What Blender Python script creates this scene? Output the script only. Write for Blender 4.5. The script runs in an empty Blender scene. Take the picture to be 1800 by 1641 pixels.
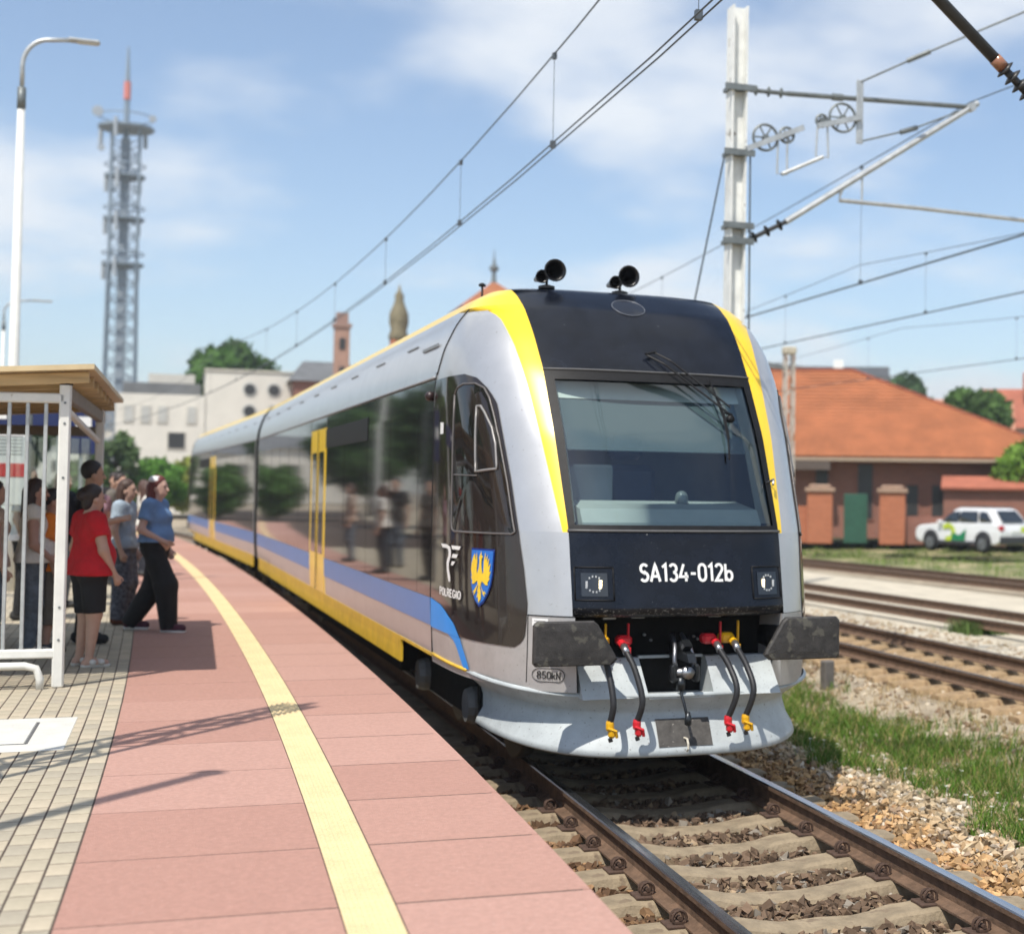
import bpy, bmesh, math, random
import numpy as np
from mathutils import Vector, Matrix
random.seed(7)
RNG = np.random.default_rng(11)
PI = math.pi
sc = bpy.context.scene
COL = sc.collection

# ------------------------------------------------------------------ camera
F_PX, CAM = 2602.06, (-3.4256, -9.9634, 2.1504)
YAW, PITCH, ROLL = 0.3481, 0.0314, 0.0146
PPX, PPY = 1265.14, 785.79                     # where the lens axis falls in the 1800 x 1641 crop
cam_data = bpy.data.cameras.new('camera')
cam = bpy.data.objects.new('camera', cam_data)
COL.objects.link(cam)
sc.camera = cam
fw = Vector((math.sin(YAW)*math.cos(PITCH), math.cos(YAW)*math.cos(PITCH), math.sin(PITCH)))
rt = Vector((math.cos(YAW), -math.sin(YAW), 0))
up = rt.cross(fw)
r2 = rt*math.cos(ROLL) + up*math.sin(ROLL)
u2 = up*math.cos(ROLL) - rt*math.sin(ROLL)
cam.matrix_world = Matrix(((r2.x, u2.x, -fw.x, CAM[0]), (r2.y, u2.y, -fw.y, CAM[1]), (r2.z, u2.z, -fw.z, CAM[2]), (0, 0, 0, 1)))
cam_data.sensor_fit = 'HORIZONTAL'
cam_data.sensor_width = 36
cam_data.lens = F_PX/1800*36
cam_data.shift_x = (900 - PPX)/1800
cam_data.shift_y = (PPY - 820.5)/1800
cam_data.clip_start = 0.1
cam_data.clip_end = 3000
cam_data.dof.use_dof = True
cam_data.dof.focus_distance = 8.6
cam_data.dof.aperture_fstop = (cam_data.lens/1000)/0.031      # 31 mm pupil

# ------------------------------------------------------------------ sky and sun
SUN_EL = math.radians(59)
SUN_DIR = Vector((-0.65*math.cos(SUN_EL), -0.76*math.cos(SUN_EL), math.sin(SUN_EL))).normalized()
world = bpy.data.worlds.new('World')
sc.world = world
world.use_nodes = True
wn = world.node_tree
wn.nodes.clear()
wo = wn.nodes.new('ShaderNodeOutputWorld')
wb = wn.nodes.new('ShaderNodeBackground')
sky = wn.nodes.new('ShaderNodeTexSky')
sky.sky_type = 'NISHITA'
sky.sun_disc = False
sky.sun_elevation = SUN_EL
sky.sun_rotation = math.atan2(SUN_DIR.x, SUN_DIR.y)
sky.altitude = 150
sky.air_density = 1.0
sky.dust_density = 0.45
sky.ozone_density = 1.8
wb.inputs['Strength'].default_value = 0.148
geo = wn.nodes.new('ShaderNodeTexCoord')
sep = wn.nodes.new('ShaderNodeSeparateXYZ')
wn.links.new(geo.outputs['Generated'], sep.inputs[0])
# clouds: noise on the plane of a cloud layer (direction divided by its height)
add = wn.nodes.new('ShaderNodeMath'); add.operation = 'MAXIMUM'; add.inputs[1].default_value = 0.0
wn.links.new(sep.outputs['Z'], add.inputs[0])
ad2 = wn.nodes.new('ShaderNodeMath'); ad2.operation = 'ADD'; ad2.inputs[1].default_value = 0.22
wn.links.new(add.outputs[0], ad2.inputs[0])
dx = wn.nodes.new('ShaderNodeMath'); dx.operation = 'DIVIDE'
dy = wn.nodes.new('ShaderNodeMath'); dy.operation = 'DIVIDE'
wn.links.new(sep.outputs['X'], dx.inputs[0]); wn.links.new(ad2.outputs[0], dx.inputs[1])
wn.links.new(sep.outputs['Y'], dy.inputs[0]); wn.links.new(ad2.outputs[0], dy.inputs[1])
cmb = wn.nodes.new('ShaderNodeCombineXYZ')
wn.links.new(dx.outputs[0], cmb.inputs[0]); wn.links.new(dy.outputs[0], cmb.inputs[1])
wn.links.new(sep.outputs['Z'], cmb.inputs[2])
cn = wn.nodes.new('ShaderNodeTexNoise')
cn.inputs['Scale'].default_value = 1.2
cn.inputs['Detail'].default_value = 5
cn.inputs['Roughness'].default_value = 0.5
cmap = wn.nodes.new('ShaderNodeMapping'); cmap.inputs['Location'].default_value = (9.05, 4.0, 3.0)
wn.links.new(cmb.outputs[0], cmap.inputs[0]); wn.links.new(cmap.outputs[0], cn.inputs['Vector'])
cr = wn.nodes.new('ShaderNodeValToRGB')
cr.color_ramp.interpolation = 'EASE'
cr.color_ramp.elements[0].position = 0.46
cr.color_ramp.elements[1].position = 0.62
cr.color_ramp.elements[0].color = (0.03, 0.03, 0.03, 1)
cr.color_ramp.elements[1].color = (0.85, 0.85, 0.85, 1)
wn.links.new(cn.outputs[0], cr.inputs[0])
mixc = wn.nodes.new('ShaderNodeMixRGB')
mixc.inputs[2].default_value = (6.2, 6.4, 6.6, 1)
wn.links.new(cr.outputs[0], mixc.inputs[0])
wn.links.new(sky.outputs[0], mixc.inputs[1])
wn.links.new(mixc.outputs[0], wb.inputs[0])
wn.links.new(wb.outputs[0], wo.inputs[0])

sun_data = bpy.data.lights.new('sun', 'SUN')
sun_data.energy = 4.8
sun_data.angle = math.radians(0.45)
sun_data.color = (1.0, 0.94, 0.85)
sun = bpy.data.objects.new('sun', sun_data)
COL.objects.link(sun)
sun.rotation_euler = SUN_DIR.to_track_quat('Z', 'Y').to_euler()
sun.location = (-20, -25, 40)

sc.view_settings.view_transform = 'Standard'
sc.view_settings.look = 'None'
sc.view_settings.gamma = 1
sc.view_settings.use_curve_mapping = False
sc.view_settings.exposure = 0.13
sc.cycles.use_denoising = True
sc.cycles.max_bounces = 7
sc.cycles.transparent_max_bounces = 8
sc.cycles.caustics_reflective = False
sc.cycles.caustics_refractive = False
sc.cycles.sample_clamp_indirect = 6

# ------------------------------------------------------------------ materials
MATS = {}
def M(name, col, rough=0.6, metal=0.0, var=0.12, scale=8.0, bump=0.0, bscale=60.0, spec=0.5, dirt=None, coat=0.0, rvar=0.0, stretch=(1, 1, 1)):
    """principled material; colour varies with noise, optional bump and dirt specks (dirt = colour, scale, threshold)"""
    if name in MATS: return MATS[name]
    m = bpy.data.materials.new(name); m.use_nodes = True
    nt = m.node_tree; b = nt.nodes['Principled BSDF']
    tc = nt.nodes.new('ShaderNodeTexCoord')
    mp = nt.nodes.new('ShaderNodeMapping'); mp.inputs['Scale'].default_value = stretch
    nt.links.new(tc.outputs['Object'], mp.inputs[0])
    n = nt.nodes.new('ShaderNodeTexNoise'); n.inputs['Scale'].default_value = scale; n.inputs['Detail'].default_value = 6
    n.inputs['Roughness'].default_value = 0.65
    nt.links.new(mp.outputs[0], n.inputs['Vector'])
    r = nt.nodes.new('ShaderNodeValToRGB')
    lo = [max(0, c*(1-var*1.6)) for c in col]; hi = [min(1, c*(1+var*1.3)) for c in col]
    r.color_ramp.elements[0].position = 0.28; r.color_ramp.elements[1].position = 0.74
    r.color_ramp.elements[0].color = (*lo, 1); r.color_ramp.elements[1].color = (*hi, 1)
    nt.links.new(n.outputs[0], r.inputs[0])
    out = r.outputs[0]
    if dirt:
        dcol, dscale, dth = dirt
        d = nt.nodes.new('ShaderNodeTexNoise'); d.inputs['Scale'].default_value = dscale; d.inputs['Detail'].default_value = 4
        nt.links.new(mp.outputs[0], d.inputs['Vector'])
        dr = nt.nodes.new('ShaderNodeValToRGB'); dr.color_ramp.elements[0].position = dth; dr.color_ramp.elements[1].position = dth+0.06
        nt.links.new(d.outputs[0], dr.inputs[0])
        mx = nt.nodes.new('ShaderNodeMixRGB'); mx.inputs[2].default_value = (*dcol, 1)
        nt.links.new(dr.outputs[0], mx.inputs[0]); nt.links.new(out, mx.inputs[1])
        out = mx.outputs[0]
    nt.links.new(out, b.inputs['Base Color'])
    b.inputs['Roughness'].default_value = rough
    b.inputs['Metallic'].default_value = metal
    b.inputs['Specular IOR Level'].default_value = spec
    if coat: b.inputs['Coat Weight'].default_value = coat; b.inputs['Coat Roughness'].default_value = 0.06
    if rvar:
        rr = nt.nodes.new('ShaderNodeMapRange'); rr.inputs[3].default_value = max(0, rough-rvar); rr.inputs[4].default_value = min(1, rough+rvar)
        nt.links.new(n.outputs[0], rr.inputs[0]); nt.links.new(rr.outputs[0], b.inputs['Roughness'])
    if bump:
        n2 = nt.nodes.new('ShaderNodeTexNoise'); n2.inputs['Scale'].default_value = bscale; n2.inputs['Detail'].default_value = 5
        nt.links.new(mp.outputs[0], n2.inputs['Vector'])
        bp = nt.nodes.new('ShaderNodeBump'); bp.inputs['Strength'].default_value = bump; bp.inputs['Distance'].default_value = 0.02
        nt.links.new(n2.outputs[0], bp.inputs['Height']); nt.links.new(bp.outputs[0], b.inputs['Normal'])
    MATS[name] = m
    return m

def glass_mat(name, tint=(0.75, 0.85, 0.85), refl=0.12):
    m = bpy.data.materials.new(name); m.use_nodes = True
    nt = m.node_tree; nt.nodes.clear()
    o = nt.nodes.new('ShaderNodeOutputMaterial'); t = nt.nodes.new('ShaderNodeBsdfTransparent'); g = nt.nodes.new('ShaderNodeBsdfGlossy')
    t.inputs[0].default_value = (*tint, 1); g.inputs['Roughness'].default_value = 0.015; g.inputs[0].default_value = (0.95, 0.97, 1, 1)
    f = nt.nodes.new('ShaderNodeFresnel'); f.inputs[0].default_value = 1.5
    a = nt.nodes.new('ShaderNodeMath'); a.operation = 'ADD'; a.inputs[1].default_value = refl; a.use_clamp = True
    mx = nt.nodes.new('ShaderNodeMixShader')
    nt.links.new(f.outputs[0], a.inputs[0]); nt.links.new(a.outputs[0], mx.inputs[0])
    nt.links.new(t.outputs[0], mx.inputs[1]); nt.links.new(g.outputs[0], mx.inputs[2]); nt.links.new(mx.outputs[0], o.inputs[0])
    MATS[name] = m
    return m

def attr_mat(name, rough=0.9, bump=0.0, bscale=80, trans=0.0):
    """colour read from the mesh's own colour attribute 'tone' (each stone, leaf or blade has its own)"""
    m = bpy.data.materials.new(name); m.use_nodes = True
    nt = m.node_tree; b = nt.nodes['Principled BSDF']
    a = nt.nodes.new('ShaderNodeAttribute'); a.attribute_name = 'tone'
    tc = nt.nodes.new('ShaderNodeTexCoord')
    n = nt.nodes.new('ShaderNodeTexNoise'); n.inputs['Scale'].default_value = 30; n.inputs['Detail'].default_value = 4
    nt.links.new(tc.outputs['Object'], n.inputs['Vector'])
    mr = nt.nodes.new('ShaderNodeMapRange'); mr.inputs[3].default_value = 0.7; mr.inputs[4].default_value = 1.3
    nt.links.new(n.outputs[0], mr.inputs[0])
    mx = nt.nodes.new('ShaderNodeMixRGB'); mx.blend_type = 'MULTIPLY'; mx.inputs[0].default_value = 1
    nt.links.new(a.outputs['Color'], mx.inputs[1]); nt.links.new(mr.outputs[0], mx.inputs[2])
    nt.links.new(mx.outputs[0], b.inputs['Base Color'])
    b.inputs['Roughness'].default_value = rough; b.inputs['Specular IOR Level'].default_value = 0.25
    if trans:
        o = [x for x in nt.nodes if x.type == 'OUTPUT_MATERIAL'][0]
        tr = nt.nodes.new('ShaderNodeBsdfTranslucent'); nt.links.new(mx.outputs[0], tr.inputs[0])
        ms = nt.nodes.new('ShaderNodeMixShader'); ms.inputs[0].default_value = trans
        nt.links.new(b.outputs[0], ms.inputs[1]); nt.links.new(tr.outputs[0], ms.inputs[2]); nt.links.new(ms.outputs[0], o.inputs[0])
    MATS[name] = m
    return m

def emit_mat(name, col, strength):
    m = bpy.data.materials.new(name); m.use_nodes = True
    b = m.node_tree.nodes['Principled BSDF']
    b.inputs['Base Color'].default_value = (*col, 1)
    b.inputs['Emission Color'].default_value = (*col, 1); b.inputs['Emission Strength'].default_value = strength
    MATS[name] = m
    return m

silver = M('silver_paint', (0.50, 0.505, 0.51), 0.34, 0.55, 0.05, 3, 0, spec=0.5, dirt=((0.30, 0.28, 0.26), 50, 0.675), coat=0.35)
silver_low = M('silver_paint_dusty', (0.46, 0.45, 0.44), 0.42, 0.35, 0.10, 4, dirt=((0.25, 0.22, 0.19), 60, 0.66), coat=0.15)
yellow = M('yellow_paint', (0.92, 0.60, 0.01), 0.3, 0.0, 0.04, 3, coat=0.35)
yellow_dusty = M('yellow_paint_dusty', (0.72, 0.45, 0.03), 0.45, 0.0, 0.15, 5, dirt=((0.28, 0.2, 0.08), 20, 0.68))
navy = M('black_blue_paint', (0.006, 0.008, 0.014), 0.20, 0.0, 0.3, 6, spec=0.32, dirt=((0.20, 0.20, 0.20), 42, 0.735))
navy_dirty = M('black_paint_bug_marks', (0.012, 0.013, 0.017), 0.38, 0.0, 0.3, 6, dirt=((0.20, 0.19, 0.17), 60, 0.585))
black_rubber = M('black_rubber', (0.008, 0.008, 0.009), 0.55, 0, 0.3, 20, spec=0.25)
dark_band = M('dark_glass_band', (0.014, 0.013, 0.013), 0.045, 0.0, 0.2, 3, spec=0.65)
brown_panel = M('dark_brown_gloss_panel', (0.026, 0.020, 0.018), 0.07, 0, 0.1, 3, spec=0.5)
blue_stripe = M('reflection_paled_blue', (0.055, 0.20, 0.52), 0.30, 0.0, 0.05, 4, spec=0.35)  # the swoosh's blue, paled to hold the platform's reflection in its colour
skirt_mat = M('pale_grey_skirt_paint', (0.46, 0.50, 0.51), 0.5, 0.0, 0.12, 5, 0, dirt=((0.13, 0.12, 0.11), 60, 0.655))
under_mat = M('underframe_black', (0.010, 0.0095, 0.009), 0.85, 0, 0.3, 8, spec=0.2)
buffer_mat = M('buffer_grease_black', (0.036, 0.033, 0.031), 0.62, 0.0, 0.35, 14, 0.25, 90, dirt=((0.085, 0.08, 0.065), 11, 0.56))
red_paint = M('red_enamel', (0.62, 0.02, 0.03), 0.35, 0, 0.12, 20)
amber_paint = M('amber_enamel', (0.75, 0.40, 0.01), 0.35, 0, 0.12, 20)
steel = M('bright_steel', (0.45, 0.46, 0.48), 0.35, 0.9, 0.15, 20)
dark_steel = M('dark_greased_steel', (0.05, 0.055, 0.06), 0.35, 0.8, 0.3, 20)
rubber_hose = M('rubber_hose', (0.018, 0.018, 0.020), 0.5, 0, 0.2, 40)
white_print = M('white_print', (0.82, 0.82, 0.80), 0.4, 0, 0.03, 10)
black_print = M('black_print', (0.02, 0.02, 0.02), 0.5, 0, 0.05, 10)
shield_blue = M('shield_blue', (0.03, 0.16, 0.55), 0.3, 0, 0.05, 10)
gold_print = M('gold_print', (0.85, 0.58, 0.04), 0.35, 0, 0.08, 30)
windscreen = glass_mat('windscreen_glass', (0.76, 0.86, 0.87), 0.045)
cabin_grey = M('cabin_grey_plastic', (0.50, 0.53, 0.49), 0.6, 0, 0.05, 6)
cabin_dark = M('cabin_dark_blue_grey', (0.12, 0.15, 0.18), 0.7, 0, 0.08, 6)
cabin_white = M('cabin_cream_trim', (0.78, 0.78, 0.70), 0.55, 0, 0.04, 6)
red_slab = M('red_concrete_slab', (0.450, 0.252, 0.200), 0.9, 0, 0.09, 34.0, 0.45, 150, dirt=((0.66, 0.52, 0.46), 170, 0.66))
red_slab_b = M('red_concrete_slab_darker', (0.425, 0.232, 0.183), 0.9, 0, 0.09, 34.0, 0.45, 150, dirt=((0.62, 0.48, 0.42), 170, 0.66))
red_slab_c = M('red_concrete_slab_paler', (0.475, 0.275, 0.222), 0.9, 0, 0.09, 34.0, 0.45, 150, dirt=((0.68, 0.56, 0.5), 170, 0.66))
tactile_mat = M('yellow_tactile_concrete', (0.70, 0.55, 0.31), 0.8, 0, 0.07, 6, 0.15, 90, dirt=((0.42, 0.30, 0.13), 60, 0.70))
paver_a = M('grey_paver', (0.44, 0.385, 0.285), 0.9, 0, 0.10, 9, 0.3, 120)
paver_b = M('grey_paver_warm', (0.49, 0.42, 0.31), 0.9, 0, 0.10, 9, 0.3, 120)
paver_c = M('grey_paver_cool', (0.39, 0.345, 0.265), 0.9, 0, 0.10, 9, 0.3, 120)
joint_mat = M('sandy_joint', (0.085, 0.06, 0.045), 0.95, 0, 0.3, 20)
concrete = M('weathered_concrete', (0.285, 0.225, 0.148), 0.9, 0, 0.22, 6, 0.4, 50, dirt=((0.20, 0.15, 0.10), 9, 0.60))
concrete_rust = M('rust_dusted_concrete', (0.36, 0.25, 0.14), 0.9, 0, 0.22, 6, 0.4, 50, dirt=((0.20, 0.12, 0.06), 9, 0.60))
pale_concrete = M('pale_concrete', (0.60, 0.59, 0.54), 0.85, 0, 0.08, 5, 0.2, 60)
rail_side = M('rusty_rail_side', (0.155, 0.095, 0.06), 0.85, 0.1, 0.3, 12, 0.3, 70)
rail_top = M('polished_rail_top', (0.42, 0.44, 0.48), 0.2, 0.95, 0.1, 6, stretch=(1, 0.05, 1))
rail_top_dull = M('dull_rail_top', (0.12, 0.095, 0.075), 0.5, 0.5, 0.25, 6)
clip_mat = M('rusty_clip', (0.085, 0.05, 0.035), 0.85, 0.1, 0.3, 30)
white_steel = M('white_painted_steel', (0.72, 0.72, 0.68), 0.45, 0, 0.06, 6, dirt=((0.45, 0.42, 0.36), 25, 0.70))
galv = M('galvanised_steel', (0.48, 0.50, 0.50), 0.45, 0.5, 0.15, 8)
galv_dark = M('dark_galvanised_steel', (0.18, 0.20, 0.20), 0.5, 0.4, 0.2, 8)
mast_white = M('white_concrete_mast', (0.78, 0.79, 0.76), 0.75, 0, 0.10, 5, 0.1, 40, dirt=((0.30, 0.28, 0.24), 5, 0.66))
wire_mat = M('copper_wire_dark', (0.10, 0.12, 0.14), 0.6, 0.3, 0.1, 10)
insul_brown = M('brown_insulator', (0.30, 0.13, 0.07), 0.25, 0, 0.15, 20, coat=0.4)
dark_bar = M('dark_painted_tube', (0.035, 0.035, 0.035), 0.4, 0.2, 0.2, 10)
STONE = attr_mat('ballast_stone', 0.92)
LEAF = attr_mat('leaf', 0.7, trans=0.3)
BLADE = attr_mat('grass_blade', 0.8, trans=0.25)

# ------------------------------------------------------------------ mesh helpers
class MB:
    def __init__(self): self.v = []; self.f = []; self.mi = []
    def add(self, vs, fs, mi=0):
        o = len(self.v); self.v += [tuple(p) for p in vs]
        self.f += [tuple(i+o for i in f) for f in fs]; self.mi += [mi]*len(fs)
        return self
    def box(self, c, s, rz=0, mi=0, bevel=0.0, rot=None):
        hx, hy, hz = s[0]/2, s[1]/2, s[2]/2
        if bevel > 0:
            bm = bmesh.new(); bmesh.ops.create_cube(bm, size=1)
            for v in bm.verts: v.co = Vector((v.co.x*s[0], v.co.y*s[1], v.co.z*s[2]))
            bmesh.ops.bevel(bm, geom=list(bm.edges), offset=bevel, segments=1, affect='EDGES')
            vs = [v.co.copy() for v in bm.verts]; bm.verts.index_update(); fs = [[v.index for v in f.verts] for f in bm.faces]; bm.free()
        else:
            vs = [Vector((x*hx, y*hy, z*hz)) for z in (-1, 1) for y in (-1, 1) for x in (-1, 1)]
            fs = [(0, 2, 3, 1), (4, 5, 7, 6), (0, 1, 5, 4), (2, 6, 7, 3), (0, 4, 6, 2), (1, 3, 7, 5)]
        R = rot if rot is not None else Matrix.Rotation(rz, 3, 'Z')
        return self.add([R @ v + Vector(c) for v in vs], fs, mi)
    def bar(self, a, b, w, h=None, mi=0, bevel=0.0):
        a, b = Vector(a), Vector(b); d = b-a; h = h or w
        q = d.to_track_quat('Y', 'Z').to_matrix()
        return self.box((a+b)/2, (w, d.length, h), mi=mi, rot=q, bevel=bevel)
    def tube(self, pts, r, n=8, mi=0, cap=True, radii=None):
        pts = [Vector(p) for p in pts]; rings = []
        prev = None
        for i, p in enumerate(pts):
            t = (pts[min(i+1, len(pts)-1)] - pts[max(i-1, 0)]).normalized()
            if prev is None:
                ref = Vector((0, 0, 1)) if abs(t.z) < 0.9 else Vector((1, 0, 0))
                x = t.cross(ref).normalized()
            else:
                x = (prev - t*prev.dot(t)).normalized()
            prev = x; y = t.cross(x)
            rr = radii[i] if radii else r
            rings.append([p + (x*math.cos(2*PI*k/n) + y*math.sin(2*PI*k/n))*rr for k in range(n)])
        vs = [q for ring in rings for q in ring]; fs = []
        for i in range(len(pts)-1):
            for k in range(n):
                a, b = i*n+k, i*n+(k+1) % n
                fs.append((a, b, b+n, a+n))
        if cap: fs += [tuple(range(n-1, -1, -1)), tuple(range((len(pts)-1)*n, len(pts)*n))]
        return self.add(vs, fs, mi)
    def lathe(self, prof, c, axis='Z', n=16, mi=0):
        """prof: list of (radius, height) along axis"""
        vs = []; fs = []
        for r, h in prof:
            for k in range(n):
                a = 2*PI*k/n; x, y = r*math.cos(a), r*math.sin(a)
                p = {'Z': (x, y, h), 'Y': (x, h, y), 'X': (h, x, y)}[axis]
                vs.append(Vector(p)+Vector(c))
        for i in range(len(prof)-1):
            for k in range(n):
                a, b = i*n+k, i*n+(k+1) % n; fs.append((a, b, b+n, a+n))
        fs += [tuple(range(n)), tuple(range((len(prof)-1)*n, len(prof)*n))]
        return self.add(vs, fs, mi)
    def prism(self, poly, d0, d1, axis='Y', mi=0):
        """poly in the plane across axis; axis 'Y': (x,z), 'X': (y,z), 'Z': (x,y)"""
        def P(q, d): return {'Y': (q[0], d, q[1]), 'X': (d, q[0], q[1]), 'Z': (q[0], q[1], d)}[axis]
        n = len(poly); vs = [P(q, d0) for q in poly] + [P(q, d1) for q in poly]
        fs = [tuple(range(n)), tuple(range(2*n-1, n-1, -1))] + [(i, i+n, (i+1) % n+n, (i+1) % n) for i in range(n)]
        return self.add(vs, fs, mi)
    def build(self, name, mats, parent=None, smooth=False, loc=None, rz=None, fixn=True):
        me = bpy.data.meshes.new(name); me.from_pydata(self.v, [], self.f)
        for m in (mats if isinstance(mats, (list, tuple)) else [mats]): me.materials.append(m)
        if isinstance(mats, (list, tuple)) and len(mats) > 1: me.polygons.foreach_set('material_index', self.mi)
        if fixn:
            bm = bmesh.new(); bm.from_mesh(me); bmesh.ops.recalc_face_normals(bm, faces=bm.faces); bm.to_mesh(me); bm.free()
        if smooth: me.polygons.foreach_set('use_smooth', [True]*len(me.polygons))
        me.update()
        return link(name, me, parent, loc, rz)

def link(name, me, parent=None, loc=None, rz=None):
    o = bpy.data.objects.new(name, me); COL.objects.link(o)
    if parent is not None: o.parent = parent
    if loc is not None: o.location = loc
    if rz is not None: o.rotation_euler = (0, 0, rz)
    return o
def tag(o, label, cat, group=None):
    o['label'] = label; o['category'] = cat
    if group: o['group'] = group
    return o
def thing(name, label, cat, loc=(0, 0, 0), rz=0, group=None):
    return tag(link(name, None, None, loc, rz), label, cat, group)
def struct(o): o['kind'] = 'structure'; return o
def stuff(o): o['kind'] = 'stuff'; return o
def copy_tree(o, parent=None):
    c = o.copy(); COL.objects.link(c); c.parent = parent
    for ch in list(o.children): copy_tree(ch, c)
    return c
def np_mesh(name, V, Fq, mat, tone=None, smooth=False, parent=None):
    """big mesh from numpy arrays; Fq has 3 or 4 columns; tone one rgb for each vertex"""
    me = bpy.data.meshes.new(name); k = Fq.shape[1]
    me.vertices.add(len(V)); me.vertices.foreach_set('co', np.ascontiguousarray(V, dtype=np.float32).ravel())
    me.loops.add(Fq.size); me.loops.foreach_set('vertex_index', np.ascontiguousarray(Fq, dtype=np.int32).ravel())
    me.polygons.add(len(Fq)); me.polygons.foreach_set('loop_start', np.arange(0, Fq.size, k, dtype=np.int32))
    me.polygons.foreach_set('use_smooth', np.full(len(Fq), smooth))
    me.update(calc_edges=True); me.validate()
    if tone is not None:
        at = me.color_attributes.new('tone', 'FLOAT_COLOR', 'POINT')
        at.data.foreach_set('color', np.c_[tone, np.ones(len(tone))].astype(np.float32).ravel())
    me.materials.append(mat)
    return link(name, me, parent)

# ------------------------------------------------------------------ the curved line of track one and of the platform
_S = np.arange(-30, 140, 0.05)
_H = np.where(_S < 4, 0.0036*_S, 0.0036*4 + 0.0020*(_S-4))
_X = np.cumsum(-np.sin(_H))*0.05; _Y = np.cumsum(np.cos(_H))*0.05
_i0 = int(np.argmin(abs(_S))); _X -= _X[_i0]; _Y -= _Y[_i0]
def path(s, off=0.0):
    x = np.interp(s, _S, _X); y = np.interp(s, _S, _Y); h = np.interp(s, _S, _H)
    return (float(x+off*math.cos(h)), float(y+off*math.sin(h)), float(h))

def sweep(prof, ss, off=0.0, mi=None, pathf=None, close=True):
    """sweep a profile [(dx, z)] along the track line"""
    mb = MB(); n = len(prof); vs = []
    for s in ss:
        for dx, z in prof:
            x, y, h = path(s, off+dx) if pathf is None else pathf(s, off+dx)
            vs.append((x, y, z))
    fs = []; mis = []
    for i in range(len(ss)-1):
        for k in range(n if close else n-1):
            a, b = i*n+k, i*n+(k+1) % n
            fs.append((a, b, b+n, a+n)); mis.append(mi[k] if mi else 0)
    mb.v = vs; mb.f = fs; mb.mi = mis
    if close:
        mb.f += [tuple(range(n)), tuple(range((len(ss)-1)*n, len(ss)*n))]; mb.mi += [0, 0]
    return mb

def smooth_step(a, b, x):
    t = np.clip((x-a)/(b-a), 0, 1); return t*t*(3-2*t)
def px_of(y): return np.interp(y, _Y, _X)
def ground_z(x, y):
    o = np.asarray(x, float) - px_of(np.asarray(y, float))
    z = -0.285 + 0*o
    z = z - 0.12*smooth_step(1.9, 3.0, o) + 0.11*smooth_step(4.0, 5.0, x)
    z = z + 0.50*smooth_step(22, 40, x) + 0.25*smooth_step(60, 110, y)
    z = z - 0.2*smooth_step(-1.9, -2.4, o)
    return z

# ---- ground
gx = np.unique(np.concatenate([np.linspace(-500, -20, 14), np.arange(-20, 45, 0.5), np.linspace(45, 120, 30), np.linspace(120, 700, 14)]))
gy = np.unique(np.concatenate([np.linspace(-120, -14, 8), np.arange(-14, 80, 0.7), np.linspace(80, 150, 25), np.linspace(150, 1200, 16)]))
GX, GY = np.meshgrid(gx, gy)
GZ = ground_z(GX, GY) + 0.012*np.sin(GX*2.3+GY*1.7)*np.cos(GY*1.1)
idx = np.arange(GX.size).reshape(GX.shape)
quads = np.stack([idx[:-1, :-1], idx[:-1, 1:], idx[1:, 1:], idx[1:, :-1]], -1).reshape(-1, 4)
gm = M('dry_gravel_ground', (0.36, 0.30, 0.215), 0.95, 0, 0.30, 1.4, 0.6, 26, dirt=((0.16, 0.12, 0.075), 3.2, 0.60))
ground = struct(np_mesh('ground', np.c_[GX.ravel(), GY.ravel(), GZ.ravel()], quads, gm, smooth=True))

# ---- rails, sleepers and clips of a track
RAILP = [(-.075, -.172), (.075, -.172), (.075, -.160), (.03, -.148), (.010, -.135), (.009, -.05), (.034, -.038), (.036, -.010), (.030, -.001), (0, 0), (-.030, -.001), (-.036, -.010), (-.034, -.038), (-.009, -.05), (-.010, -.135), (-.03, -.148), (-.075, -.160)]
RAILM = [0]*17
RAILM[7] = RAILM[8] = RAILM[9] = RAILM[10] = 1
def clip_mesh():
    mb = MB()
    mb.box((0, 0, -.168), (.13, .15, .018), bevel=.004)
    mb.box((.012, 0, -.150), (.05, .085, .022), bevel=.005)
    mb.tube([(.012+.040*math.cos(a), -.028, -.128+.040*math.sin(a)) for a in np.linspace(-.9, 4.2, 11)], .0085, 6)
    mb.tube([(.012+.036*math.cos(a), .020, -.132+.036*math.sin(a)) for a in np.linspace(-.6, 3.9, 10)], .0085, 6)
    mb.tube([(.012, -.045, -.128), (.012, .045, -.128)], .013, 6)
    mb.lathe([(.016, -.155), (.016, -.128), (.010, -.118)], (.012, -.004, 0), 'Z', 6)
    me = mb.build('clip', clip_mat); d = me.data; bpy.data.objects.remove(me); return d
CLIP = clip_mesh()
def sleeper_mesh(seed, mat):
    r = random.Random(seed); mb = MB(); xs = np.linspace(-1.3, 1.3, 25); vs = []; fs = []
    for x in xs:
        a = abs(x)
        top = -.176 - .052*float(smooth_step(0.62, 0.15, a)) - .028*float(smooth_step(0.98, 1.28, a))
        wt = .105 + r.uniform(-.006, .006); wb = .145; j = r.uniform(-.005, .005)
        for yy, zz in ((-wb, -.40), (-wb, top-.075), (-wt-.010, top-.014+j), (-wt+.012, top+j), (0, top+.004), (wt-.012, top+j), (wt+.010, top-.014+j), (wb, top-.075), (wb, -.40)):
            vs.append((x, yy, zz))
    n = 9
    for i in range(len(xs)-1):
        for k in range(n-1): fs.append((i*n+k, i*n+k+1, (i+1)*n+k+1, (i+1)*n+k))
    fs += [tuple(range(n)), tuple(range(len(vs)-n, len(vs)))]
    o = mb.add(vs, fs).build('sleeper', mat); d = o.data; bpy.data.objects.remove(o); return d
SLEEP = [sleeper_mesh(i, concrete) for i in range(3)]
track = thing('railway_track', 'concrete sleeper track with two steel rails running under the train', 'railway track')
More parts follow.
